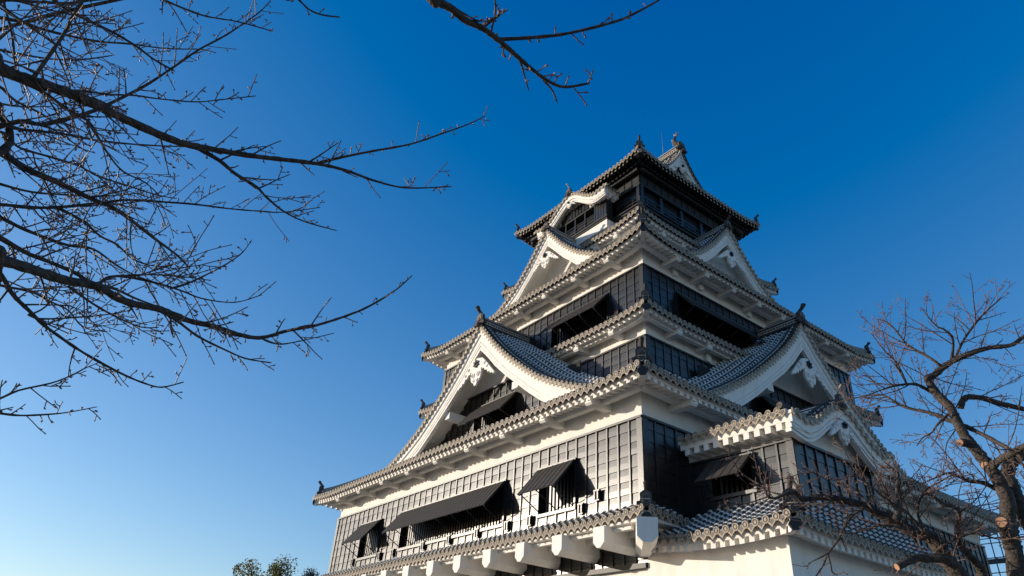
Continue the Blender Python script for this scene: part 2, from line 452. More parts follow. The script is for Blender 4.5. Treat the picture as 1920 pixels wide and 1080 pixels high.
def awning_window(fr, u0, u1, z0, z1, out=1.08, drop=1.12, off=.02, parent=castle, rods=None, depth=.55, bar=.20):
    fm = MB(); P = fr.p
    # recess
    fm.box(fr, u0, u1, off-depth-.05, off-depth, z0, z1, DARK)
    fm.box(fr, u0, u1, off-depth, off-.03, z0-.04, z0-.002, BLK); fm.box(fr, u0, u1, off-depth, off-.03, z1+.002, z1+.04, BLK)
    fm.box(fr, u0-.04, u0-.002, off-depth, off-.03, z0, z1, BLK); fm.box(fr, u1+.002, u1+.04, off-depth, off-.03, z0, z1, BLK)
    # frame
    for a, b, c, d in ((u0-.09, u1+.09, z0-.11, z0), (u0-.09, u1+.09, z1, z1+.10), (u0-.09, u0, z0+.002, z1-.002), (u1, u1+.09, z0+.002, z1-.002)):
        fm.box(fr, a, b, off-.02, off+.13, c, d, POST)
    w_ = fm.build('awning_window', parent)
    g = MB(); n = max(2, round((u1-u0)/bar))
    for k in range(1, n): 
        u = u0+(u1-u0)*k/n
        g.box(fr, u-.045, u+.045, off-.22, off-.11, z0, z1, POST)
    g.build('grille', w_)
    s = MB(); a0 = .15; zt = z1+.08
    th = .035; L = math.hypot(out-a0, drop)
    nx, nz = drop/L, (out-a0)/L
    def Q(u, t, h): return P(u, a0+(out-a0)*t+nx*h, zt-drop*t+nz*h)
    s.hexa([Q(u0-.06, 0, 0), Q(u1+.06, 0, 0), Q(u1+.06, 1, 0), Q(u0-.06, 1, 0), Q(u0-.06, 0, th), Q(u1+.06, 0, th), Q(u1+.06, 1, th), Q(u0-.06, 1, th)], SHUT)
    nb = max(2, round((u1-u0)/.30))
    for k in range(nb+1):
        u = u0-.045+(u1-u0+.09)*k/nb
        s.hexa([Q(u-.011, 0, th), Q(u+.011, 0, th), Q(u+.011, 1.005, th), Q(u-.011, 1.005, th), Q(u-.011, 0, th+.012), Q(u+.011, 0, th+.012), Q(u+.011, 1.005, th+.012), Q(u-.011, 1.005, th+.012)], BLK)
    for k in range(max(2, round((u1-u0)/.9))+1):
        nn = max(2, round((u1-u0)/.9)); u = u0+(u1-u0)*k/nn
        s.hexa([Q(u-.03, 0, -.05), Q(u+.03, 0, -.05), Q(u+.03, 1, -.05), Q(u-.03, 1, -.05), Q(u-.03, 0, 0), Q(u+.03, 0, 0), Q(u+.03, 1, 0), Q(u-.03, 1, 0)], BLK)
    s.box(fr, u0-.12, u1+.12, off, off+.17, zt-.01, zt+.06, POST)
    s.build('awning_shutter', w_)
    nr = rods or max(2, round((u1-u0)/1.15)+1)
    for k in range(nr):
        u = u0+.08+(u1-u0-.16)*k/(nr-1)
        r = MB(); r.tube([P(u, out-.03, zt-drop+.0), P(u, off+.10, z0+.05)], .021, METAL, 5); r.build('prop_rod', w_)
    return w_

def loophole(fr, u, z, s=1.0, off=.02, parent=castle):
    m = MB(); h = .20*s; wd = .11*s
    m.box(fr, u-wd, u+wd, off+.09, off+.15, z-h, z+h, BLK)
    m.box(fr, u-wd-.06, u+wd+.06, off+.085, off+.18, z+h, z+h+.045, POST); m.box(fr, u-wd-.03, u+wd+.03, off+.085, off+.16, z-h-.04, z-h, POST)
    for q in (-1, 1): m.box(fr, u+q*wd-.025, u+q*wd+.025, off+.085, off+.20, z-h, z+h, POST)
    for k in range(6): m.box(fr, u-wd+.026, u+wd-.026, off+.15, off+.175, z-h+.02+k*h*.33, z-h+.045+k*h*.33, SHUT)
    return m.build('loophole_hatch', parent)

def bump_port(fr, u, z, parent=castle):
    m = MB(); o = [(-.17, -.20), (-.10, -.30), (.10, -.30), (.17, -.20), (.17, .20), (.10, .28), (-.10, .28), (-.17, .20)]
    m.prism(fr, [(u+x, z+y) for x, y in o], 0, .16, PLAS)
    return m.build('plaster_port', parent)

# ------------------------------------------------------------------ gable with curved barge boards
def pendant(fr, u, z, n, s, parent):
    """carved white gable pendant with scrolls, and the black hexagonal boss above it"""
    m = MB()
    half = [(0, .30), (.22, .26), (.42, .20), (.70, -.06), (1.05, -.42), (1.40, -.78), (1.33, -.86), (1.22, -.74), (1.12, -.77), (1.02, -.62), (.92, -.66), (.82, -.48), (.70, -.50), (.60, -.34), (.50, -.36), (.42, -.24),
            (.36, -.30), (.40, -.50), (.34, -.72), (.24, -.84), (.14, -.86), (.08, -.98), (0, -1.04)]
    poly = [(u+x*s, z+y*s) for x, y in half]+[(u-x*s, z+y*s) for x, y in half[-2:0:-1]]
    m.prism(fr, poly, n, n+.10, PLAS)
    for q in (-1, 1):
        for (cx, cy, r) in ((.19, -.52, .15), (.62, -.12, .09), (.82, -.34, .07), (.13, -.78, .08)):
            pts = []; 
            for k in range(15):
                t = k/14*2*math.pi*1.5; rr = r*(1-.85*k/14)
                pts.append(fr.p(u+q*(cx+rr*math.cos(t))*s, n+.115, z+(cy+rr*math.sin(t))*s))
            m.tube(pts, .024*s, PLAS, 5)
    o = m.build('gable_pendant', parent)
    b = MB(); c = fr.p(u, n+.11, z+.02*s)
    b.disc(c+fr.n*.05, fr.n, .15*s, .09, METAL, 6); b.disc(c+fr.n*.13, fr.n, .075*s, .09, METAL, 6)
    for k in range(6):
        t = k*math.pi/3+.5; b.disc(c+fr.n*.075+(fr.u*math.cos(t)+V((0, 0, 1))*math.sin(t))*.15*s, fr.n, .05*s, .05, METAL, 6)
    b.build('boss', o)

def gable(name, fr, uc, H, dmax, nf, nb, wall_n, zlow, bw=.95, pend=None, win=None, btop=None, ridge_s=1.0, hi=True, knob=True, dr=None, ridge_nb=None, label=None, bwt=None, swell=.9):
    """H = table of (distance from centre, height) for the tile surface; nf front, nb back (n coordinates)"""
    h = lambda d: interp(H, abs(d))
    mb = MB()
    for s in (-1, 1):
        if not hi and s < 0: pass
        front = .50
        def rz(b): return swell*min(1, b/2.4*(8/dmax))*max(0, min(1, (dmax*1.06-b)/(dmax*.22)))
        def sm(a):
            t = max(0, min(1, (nf-front-a)/2.0)); return t*t*(3-2*t)
        S = lambda a, b, s=s: fr.p(uc+s*b, a, h(b)+rz(b)*sm(a))
        n_ = max(1, round((nf-front-nb)/PITCHT)); pt = (nf-front-nb)/n_
        cols = [(nb+(k+.5)*pt, .12, dmax) for k in range(n_)]
        tile_field(mb, S, cols, pt/2, hi, end=False)
        # longitudinal edge ridges
        pts = [fr.p(uc+s*d, nf-front+.02, h(d)+.05) for d in [dmax*k/16+.1*(1-k/16) for k in range(17)]]
        mb.sweep(pts, .16, .14, MORT, .04); mb.tube([p+V((0, 0, .15)) for p in pts], .075, TILE, 7)
        # edge tiles that point out of the gable
        d = .14; e = .01
        while d < dmax-.05:
            g = math.hypot(1, (h(d+e)-h(d))/e)
            c = fr.p(uc+s*d, 0, h(d)); tn = (fr.u*s+V((0, 0, (h(d+e)-h(d-e))/(2*e)))).normalized(); nn = tn.cross(fr.n)
            if nn.z < 0: nn = -nn
            a = fr.p(uc+s*d, nf-front+.06, h(d))+nn*.06; b = fr.p(uc+s*d, nf-.02, h(d))+nn*.04
            mb.tube([a, b], .082, TILE, 8)
            mb.disc(b+fr.n*.03, fr.n, .095, .05, DISC, 12, RELF if hi else None, upv=nn)
            c2 = b+tn*.15+nn*(-.03)
            pl = [(-.12, .02), (.12, .02), (.115, -.07), (0, -.20), (-.115, -.07)]
            fa = mb.idx([c2+tn*x+nn*y+fr.n*.02 for x, y in pl]); fb = mb.idx([c2+tn*x+nn*y-fr.n*.01 for x, y in pl])
            mb.fi([fa+i for i in range(5)], DISC); mb.fi([fb+i for i in range(5)][::-1], DISC)
            for i in range(5): mb.fi([fa+i, fa+(i+1) % 5, fb+(i+1) % 5, fb+i], DISC)
            d += .30/g
        # bed under the edge tiles
        K = 24
        ds = [dmax*k/K for k in range(K+1)]
        for a, b in zip(ds, ds[1:]):
            P = fr.p
            mb.hexa([P(uc+s*a, nf-front-.05, h(a)-.10), P(uc+s*b, nf-front-.05, h(b)-.10), P(uc+s*b, nf-.07, h(b)-.10), P(uc+s*a, nf-.07, h(a)-.10),
                     P(uc+s*a, nf-front-.05, h(a)+.01), P(uc+s*b, nf-front-.05, h(b)+.01), P(uc+s*b, nf-.07, h(b)+.01), P(uc+s*a, nf-.07, h(a)+.01)], MORT)
    body = mb.build(name, castle)
    if label: body['label'] = label
    # barge boards: broad board, stepped mouldings
    BW = (lambda d: interp(bwt, abs(d))) if bwt else (lambda d: bw)
    for s in (-1, 1):
        b = MB(); K = 30; P = fr.p
        def band(n0, n1, t0, t1, off0=0):
            ds = [(dmax+.0)*k/K for k in range(K+1)]
            lo = lambda d: h(d)-.10-BW(d)*t1; hi_ = lambda d: h(d)-.10-BW(d)*t0
            for a, c in zip(ds, ds[1:]):
                b.hexa([P(uc+s*a, n0, lo(a)), P(uc+s*c, n0, lo(c)), P(uc+s*c, n1, lo(c)), P(uc+s*a, n1, lo(a)),
                        P(uc+s*a, n0, hi_(a)), P(uc+s*c, n0, hi_(c)), P(uc+s*c, n1, hi_(c)), P(uc+s*a, n1, hi_(a))], PLAS)
        band(nf-.34, nf-.12, 0, .30)
        band(nf-.36, nf-.19, .302, .62)
        band(nf-.38, nf-.225, .622, .66); band(nf-.38, nf-.20, .662, .80); band(nf-.40, nf-.235, .802, .84); band(nf-.40, nf-.22, .842, 1.0)
        b.build('barge_board', body)
    # soffit planks between barge board and gable wall
    b = MB()
    for s in (-1, 1):
        ds = [dmax*k/20 for k in range(21)]
        for a, c in zip(ds, ds[1:]):
            P = fr.p
            b.hexa([P(uc+s*a, wall_n-.02, h(a)-.30), P(uc+s*c, wall_n-.02, h(c)-.30), P(uc+s*c, nf-.3, h(c)-.30), P(uc+s*a, nf-.3, h(a)-.30),
                    P(uc+s*a, wall_n-.02, h(a)-.22), P(uc+s*c, wall_n-.02, h(c)-.22), P(uc+s*c, nf-.3, h(c)-.22), P(uc+s*a, nf-.3, h(a)-.22)], PLAS)
    b.build('gable_soffit', body)
    if wall_n is not None:
        b = MB(); ds = [dmax*(k/20-1) for k in range(41)]
        if btop:
            dw = .1
            while h(dw)-.24 > btop and dw < dmax: dw += .03
            ds = [dw*(k/20-1) for k in range(41)]
            b.prism(fr, [(uc+d, max(btop, h(d)-.24)) for d in ds]+[(uc+dw, btop-.03), (uc-dw, btop-.03)], wall_n-.25, wall_n, PLAS)
            b.box(fr, uc-dw-2.5, uc+dw+2.5, wall_n-.75, wall_n-.7, zlow-1, btop-.04, DARK)
        else:
            poly = [(uc+d, max(zlow, h(d)-.24)) for d in ds]+[(uc+dmax, zlow-.3), (uc-dmax, zlow-.3)]
            b.prism(fr, poly, wall_n-.25, wall_n, PLAS)
        # purlin ends
        for s in (-1, 1):
            for dd in ((dmax*.34, dmax*.66) if dmax > 5 else ()):
                b.box(fr, uc+s*dd-.22, uc+s*dd+.22, wall_n, nf-.42, h(dd)-1.42, h(dd)-1.05, PLAS)
        gw = b.build('gable_wall', body)
        if btop:
            b = MB(); hw = dmax
            holes = []
            if win: holes = [(uc+win[0], uc+win[1], win[2], win[3])]
            def topf(u): return min(btop, h(u-uc)-.35)
            for d in range(80):
                if h(.1*d)-.35 < zlow: break
            hw = min(dmax, .1*d)
            boards(b, fr.moved(n=wall_n), uc-hw, uc+hw, zlow, btop, holes, topf=topf, corner=False)
            # head rail
            wr = .1
            while h(wr)-.45 > btop and wr < dmax: wr += .05
            b.box(fr, uc-wr, uc+wr, wall_n, wall_n+.16, btop, btop+.08, POST)
            b.build('board_cladding', body)
            if win: awning_window(fr.moved(n=wall_n), uc+win[0], uc+win[1], win[2], win[3], parent=body)
    if pend: pendant(fr, uc, pend[0], nf-.18, pend[1], body)
    # main ridge
    rb = ridge_nb if ridge_nb is not None else nb
    b = MB(); zr = h(0)+.02
    ridge_line(b, [fr.p(uc, nf-.12, zr), fr.p(uc, nf-.6, zr), fr.p(uc, rb, zr)], .30*ridge_s, .42*ridge_s, .09)
    b.build('gable_ridge', body)
    ornament(body, fr.p(uc, nf-.06, zr+.02), fr.n, 1.1*ridge_s, knob)
    return body

# ================================================================== THE KEEP
W1, D1 = 23.1, 25.08
CX, CY = -W1/2, D1/2
SX, SY = 3.17, 3.91
def sides(x0, x1, y0, y1):
    return (Fr(x1, y0, -1, 0, 0, -1), Fr(x1, y0, 0, 1, 1, 0), Fr(x1, y1, -1, 0, 0, 1), Fr(x0, y0, 0, 1, -1, 0))

# ---- stone base and recessed ground storey
b = MB()
def batter(x0, x1, y0, y1, z0, z1, off):
    n = 6
    for k in range(n):
        a = off*(1-k/n)**1.5; c = off*(1-(k+1)/n)**1.5; za = lerp(z0, z1, k/n); zb = lerp(z0, z1, (k+1)/n)
        b.hexa([V((x0-a, y0-a, za)), V((x1+a, y0-a, za)), V((x1+a, y1+a, za)), V((x0-a, y1+a, za)), V((x0-c, y0-c, zb)), V((x1+c, y0-c, zb)), V((x1+c, y1+c, zb)), V((x0-c, y1+c, zb))], STONE)
batter(-W1+.8, -.8, 1.1, D1-1, -1.6, 3.2, 2.2)
b.build('stone_base', castle)
b = MB(); batter(-.9, 4.3, 1.0, 9.2, -1.6, 1.6, 1.0); b.build('stone_base', castle)
wall_box('ground_storey_wall', -W1+1, -.9, 1.1, D1-1, 3.2, 5.19)
F0 = sides(-W1+1, -.9, 1.1, D1-1)
b = MB(); boards(b, F0[0], 0, W1-1.9, 4.35, 5.3, corner=False); b.box(F0[0], 0, W1-1.9, .02, .2, 4.18, 4.34, BLK); b.build('board_cladding', castle)
# ---- first storey: walls
wall_box('storey_wall', -W1, 0, 0, D1, 8.72, 9.75)
wall_box('storey_core', -W1+.75, -.75, .75, D1-.75, 5.29, 8.715, DARK)
F1 = sides(-W1, 0, 0, D1)
wins = [(3.2, 5.15), (7.35, 15.5), (17.74, 19.78)]
b = MB(); boards(b, F1[0], 0, W1, 5.72, 8.74, [(a, c, 6.25, 7.82) for a, c in wins]); b.build('board_cladding', castle)
b = MB(); boards(b, F1[1], 0, D1, 5.72, 8.74); b.build('board_cladding', castle)
b = MB(); boards(b, F1[3], 0, D1, 5.72, 8.74); b.build('board_cladding', castle)
for a, c in wins: awning_window(F1[0], a, c, 6.25, 7.82)
for u in (2.0, 2.78+.02, 5.62, 7.0, 9.0, 11.1, 13.2, 15.95, 17.3, 20.2): loophole(F1[0], u, 6.10 if u != 2.0 else 6.42, .7)

# ---- skirt roof under the first storey, with its great corbels
hip_roof('skirt_roof', -W1-.62, .62, -.62, D1+.62, .62, .62, 5.42, 5.80, (.62, .62), lift=.12, teeth=False, brackets=None, purlin=False, orn=.8, sides='fr' , skipu={'r': [(1.9, 30)]}, label='narrow skirt roof of tiles below the black boards')
def corbel(fr, u, wd=.50, out=.72, back=-1.4, z1=5.20, h=.64, m=PLAS):
    c = MB(); q = .17
    sec = [(-wd/2, z1), (-wd/2, z1-h+q), (-wd/2+q, z1-h), (wd/2-q, z1-h), (wd/2, z1-h+q), (wd/2, z1)]
    c.prism(fr, [(u+x, z) for x, z in sec], back, out, m)
    return c.build('corbel', castle)
for k in range(11): corbel(F1[0], 1.35+2.02*k)
fd = Fr(0, 0, 1/math.sqrt(2), 1/math.sqrt(2), 1/math.sqrt(2), -1/math.sqrt(2)); corbel(fd, 0, .62, .95, -1.6, 5.22, .72)
b = MB(); b.box(F1[0], .3, W1, .20, .34, 5.06, 5.20, PLAS); b.box(F1[0], .3, W1, -.6, -.4, 5.02, 5.2, PLAS); b.box(F1[0], -.55, W1+.5, -1.1, .52, 5.20, 5.28, PLAS); b.build('corbel_beam', castle)

# ---- first great roof
hip_roof('great_roof', -W1-1.25, 1.25, -1.25, D1+1.25, 1.25+SX, 1.25+SY, 9.77, 13.0, (1.25, 1.25), lift=.16, label='lowest and widest tiled roof')

# ---- second and third storeys
xa, xb, ya, yb = -W1+SX, -SX, SY, D1-SY
wall_box('storey_wall', xa, xb, ya, yb, 14.40, 15.895)
wall_box('storey_wall', xa, xb, ya, yb, 18.10, 19.3)
wall_box('storey_core', xa+.75, xb-.75, ya+.75, yb-.75, 12.0, 18.09, DARK)
F2 = sides(xa, xb, ya, yb); L2, Lr = xb-xa, yb-ya
for i in (0, 1, 3):
    b = MB(); boards(b, F2[i], 0, L2 if i == 0 else Lr, 12.5, 14.42); b.build('board_cladding', castle)
w3 = (2.25, 6.3); w3r = (2.2, 7.75)
b = MB(); boards(b, F2[0], 0, L2, 15.9, 18.12, [(w3[0], w3[1], 15.95, 17.35)]); b.build('board_cladding', castle)
b = MB(); boards(b, F2[1], 0, Lr, 15.9, 18.12, [(w3r[0], w3r[1], 15.95, 17.35)]); b.build('board_cladding', castle)
b = MB(); boards(b, F2[3], 0, Lr, 15.9, 18.12); b.build('board_cladding', castle)
awning_window(F2[0], w3[0], w3[1], 15.95, 17.35, 1.0, 1.0); awning_window(F2[1], w3r[0], w3r[1], 15.95, 17.35, 1.0, 1.0)
for u, z in ((2.15, 18.72), (4.05, 18.70), (7.9, 18.68), (13.4, 18.7), (4.1, 14.78), (13.2, 14.78)): bump_port(F2[1], u, z)
loophole(F2[0], 1.55, 16.15, .7); loophole(F2[0], 7.0, 16.15, .7); loophole(F2[1], 1.5, 16.15, .7); loophole(F2[1], 8.3, 16.15, .7)
hip_roof('waist_roof', xa-.95, xb+.95, ya-.95, yb+.95, .95, .95, 15.22, 15.95, (.95, .95), lift=.22, bz=.5, orn=.85, brackets=(2.3, 0), raft_h=.10, fb=.20, label='narrow waist roof between the second and third storeys')
# ---- third great roof
hip_roof('upper_roof', xa-1.2, xb+1.2, ya-1.2, yb+1.2, 4.23, 4.6, 18.98, 22.7, (1.2, 1.2), lift=.35, brackets=(2.3, 0), fb=.20, raft_h=.10, label='tiled roof above the third storey')
# ---- fourth storey and its roof
wall_box('storey_wall', -W1+6.2, -6.2, 7.3, D1-7.3, 22.3, 24.3)
hip_roof('lantern_roof', -W1+5.3, -5.3, 6.3, D1-6.3, 1.4, 1.6, 23.75, 25.1, (.9, 1.0), lift=.3, brackets=(1.9, 0), raft_h=.11, purlin=True, orn=.8, label='small tiled roof just under the dark top storey')

# ---- gables on the first great roof
HA = [(0, 16.95), (.6, 16.35), (1.4, 15.45), (2.3, 14.6), (3, 14.0), (4, 13.22), (5, 12.5), (6, 11.95), (7, 11.48), (7.9, 11.12), (9, 10.8)]
HB = [(0, 17.3), (.5, 16.75), (1, 16.12), (2, 15.15), (3.2, 14.15), (4.3, 13.3), (5.3, 12.6), (6.3, 11.98), (7.15, 11.5), (7.9, 11.14), (9.2, 10.7)]
FG = Fr(0, 0, -1, 0, 0, -1); FGr = Fr(0, 0, 0, 1, 1, 0)
bwA = [(0, 1.25), (1.2, 1.1), (3, .95), (6, .95), (8.3, 1.15)]
gable('great_gable', FG, -CX, HA, 8.4, -.62, -4.1, -2.15, 10.9, pend=(14.75, 1.12), win=(-1.75, 1.75, 11.75, 13.1), btop=13.95, ridge_nb=-3.9, bwt=bwA, label='great triangular gable with white barge boards in sunlight')
gable('great_gable', FGr, CY, HB, 8.7, -.62, -3.4, -2.1, 10.9, pend=(15.05, 1.12), win=(-2.6, .9, 11.75, 13.1), btop=13.95, ridge_nb=-3.2, bwt=bwA, label='great triangular gable with white barge boards in shade')
# ---- gables on the upper roof
HC = [(0, 25.05), (.3, 24.7), (.8, 24.12), (1.17, 23.68), (1.5, 23.3), (1.9, 22.92), (2.5, 22.35), (2.95, 22.0), (3.4, 21.72), (4.3, 21.2), (5, 20.9)]
bwC = [(0, .95), (.8, .85), (2, .75), (4.6, .85)]
gable('upper_gable', FG, -CX, HC, 4.7, -4.7, -7.2, -6.12, 20.9, pend=(23.2, .85), ridge_s=.8, bwt=bwC, swell=.45, ridge_nb=-7.9, label='small triangular gable in sunlight under the top storey')
gable('upper_gable', FGr, CY, HC, 4.7, -4.1, -6.2, -5.06, 20.9, pend=(23.2, .85), ridge_s=.8, bwt=bwC, swell=.45, ridge_nb=-6.7, label='small triangular gable in shade under the top storey')

# ---- dark top storey
PX0, PX1, PY0, PY1 = -W1+6.7, -6.7, 7.9, D1-7.9
F5 = sides(PX0, PX1, PY0, PY1); LF, LR = PX1-PX0, PY1-PY0
b = MB(); f = Fr(PX0, PY0, 1, 0, 0, 1)
b.box(f, -.22, LF+.22, -.22, LR+.22, 25.55, 25.72, BLK); b.box(f, -.1, LF+.1, -.1, LR+.1, 24.9, 25.55, BLK); b.box(f, -.32, LF+.32, -.32, LR+.32, 25.72, 25.80, BLK)
b.build('top_storey_floor', castle)
b = MB(); b.box(f, .5, LF-.5, .5, LR-.5, 25.8, 27.6, DARK); b.build('inner_core', castle)
b = MB(); b.box(f, 1.2, 1.4, .52-.1, LR-1, 25.8, 27.6, WOOD)
for fr, L in ((F5[0], LF), (F5[1], LR), (F5[2], LF), (F5[3], LR)): b.box(fr, .3, L-.3, -.48, -.42, 25.85, 27.5, WOOD)
b.build('inner_panelling', castle)
b = MB(); b.box(f, 0, LF, 0, LR, 27.52, 27.60, BLK)
for i, (fr, L) in enumerate(((F5[0], LF), (F5[1], LR), (F5[2], LF), (F5[3], LR))):
    b.box(fr, -.06, L+.06, -.1, .10, 27.36, 27.52, BLK)
    b.box(fr, -.04, L+.04, -.1, .05, 27.60, 28.30, BLK)
    n = round(L/.62)
    for k in range(n+1): b.box(fr, L*k/n-.03, L*k/n+.03, .05, .085, 27.6, 28.28, POST)
    b.box(fr, -.08, L+.08, .02, .13, 28.18, 28.28, POST)
b.build('top_storey_lintel', castle)
for i, (fr, L) in enumerate(((F5[0], LF), (F5[1], LR), (F5[2], LF), (F5[3], LR))):
    n = 5
    for k in range(n+1):
        if i in (0, 2) and k == n: continue
        if i in (1, 3) and k == (n if i == 1 else 0) : pass
        b = MB(); u = L*k/n; b.box(fr, u-.11, u+.11, -.2, .012, 25.8, 27.36, POST); b.build('post', castle)
    b = MB()
    for z in (26.02, 26.30, 26.58): b.box(fr, .11, L-.11, -.06, .0, z, z+.06, POST)
    for k in range(n*3+1): b.box(fr, L*k/(n*3)-.025, L*k/(n*3)+.025, -.055, -.005, 25.8, 26.58, POST)
    b.build('railing', castle)
    b = MB(); b.box(fr, .11, L-.11, -.20, -.18, 26.62, 27.35, GLASS); b.build('window_glass', castle)

# ---- top roof: hip and gable
EX0, EX1, EY0, EY1 = -W1+5.6, -5.6, 6.8, D1-6.8
TP = [(0, 28.72), (1, 28.98), (1.4, 29.12), (2.5, 29.75), (3.5, 30.4), (4.34, 31.05), (4.9, 31.7), (5.5, 32.6), (5.74, 33.1)]
b = MB(); subs = []
HG = 1.45
def liftt(c, s): return .30*max(0, 1-c/2.4)**2.2*(1-min(1, s))
for key, fr, L, T in (('f', Fr(EX1, EY0, -1, 0, 0, -1), EX1-EX0, 5.74), ('r', Fr(EX1, EY0, 0, 1, 1, 0), EY1-EY0, 1.9), ('b', Fr(EX1, EY1, -1, 0, 0, 1), EX1-EX0, 5.74), ('l', Fr(EX0, EY0, 0, 1, -1, 0), EY1-EY0, 1.9)):
    S = lambda a, t, fr=fr, L=L: fr.p(a, -t, interp(TP, max(0, t))+liftt(min(a, L-a), t/2))
    nc = round(L/PITCHT); pt = L/nc; cols = []
    for k in range(nc):
        a = (k+.5)*pt; c = min(a, L-a)
        tl = (c if c < HG-.1 else 5.70) if T > 3 else min(T, c)
        cols.append((a, 0, tl))
    tile_field(b, S, cols, pt/2, key in 'fr')
    sub = MB()
    for k in range(nc):
        a0, a1 = k*pt, (k+1)*pt; am = (a0+a1)/2; e0 = interp(TP, 0)+liftt(min(a0, L-a0), 0); e1 = interp(TP, 0)+liftt(min(a1, L-a1), 0); P = fr.p
        no, ni = -.08, -min(1.12, max(.2, min(am, L-am)))
        def ed(a0, a1, n0, n1, z0, z1, dz):
            sub.hexa([P(a0, n0, e0+z0+dz), P(a1, n0, e1+z0+dz), P(a1, n1, e1+z0), P(a0, n1, e0+z0), P(a0, n0, e0+z1+dz), P(a1, n0, e1+z1+dz), P(a1, n1, e1+z1), P(a0, n1, e0+z1)], BLK)
        ed(a0, a1, no-.06, no, -.14, -.03, 0); ed(a0, a1, ni, no-.06, -.13, -.08, .2*abs(ni))
        ed(am-pt*.28, am+pt*.28, ni, no, -.27, -.13, .2*abs(ni))
        ed(am-pt*.28, am+pt*.28, ni, no-.4, -.42, -.272, .2*abs(ni))
        sub.box(fr, am-.06, am+.06, no-.005, no+.02, e0-.27, e0-.14, DISC)
    subs.append(('rafter_row', sub))
    sub = MB(); sub.box(fr, .9, L-.9, -.86, -.66, 28.16, 28.36, BLK); subs.append(('purlin', sub))
top = b.build('top_roof', castle); top['label'] = 'topmost hip and gable roof with black eaves'
for n, s_ in subs: s_.build(n, top)
for (cx, cy, sx, sy) in ((EX1, EY0, -1, 1), (EX0, EY0, 1, 1), (EX1, EY1, -1, -1), (EX0, EY1, 1, -1)):
    pts = [V((cx+sx*t, cy+sy*t, interp(TP, t)+liftt(0 if t < .1 else t, t/2)+.03)) for t in (.04, .3, .6, .9, 1.2, 1.5, 1.8)]
    s_ = MB(); ridge_line(s_, pts, .22, .20, .08, False); s_.build('hip_ridge', top)
    out = V((-sx, -sy, 0)).normalized(); ornament(top, pts[0]+V((0, 0, .06))-out*.10, out, .78)
    s_ = MB(); c0 = V((cx, cy, pts[0].z-.32))-out*.1; s_.beam(c0, V((cx+sx*1.1, cy+sy*1.1, 28.7)), .2, .3, BLK); s_.disc(c0+out*.06, out, .15, .1, DISC, 6); s_.build('corner_beam', top)
s_ = MB(); zr = 33.1
ridge_line(s_, [V((x, CY, zr)) for x in (-7.1, -9, -11.5, -14, -W1+7.1)], .34, .55, .10); s_.build('main_ridge', top)
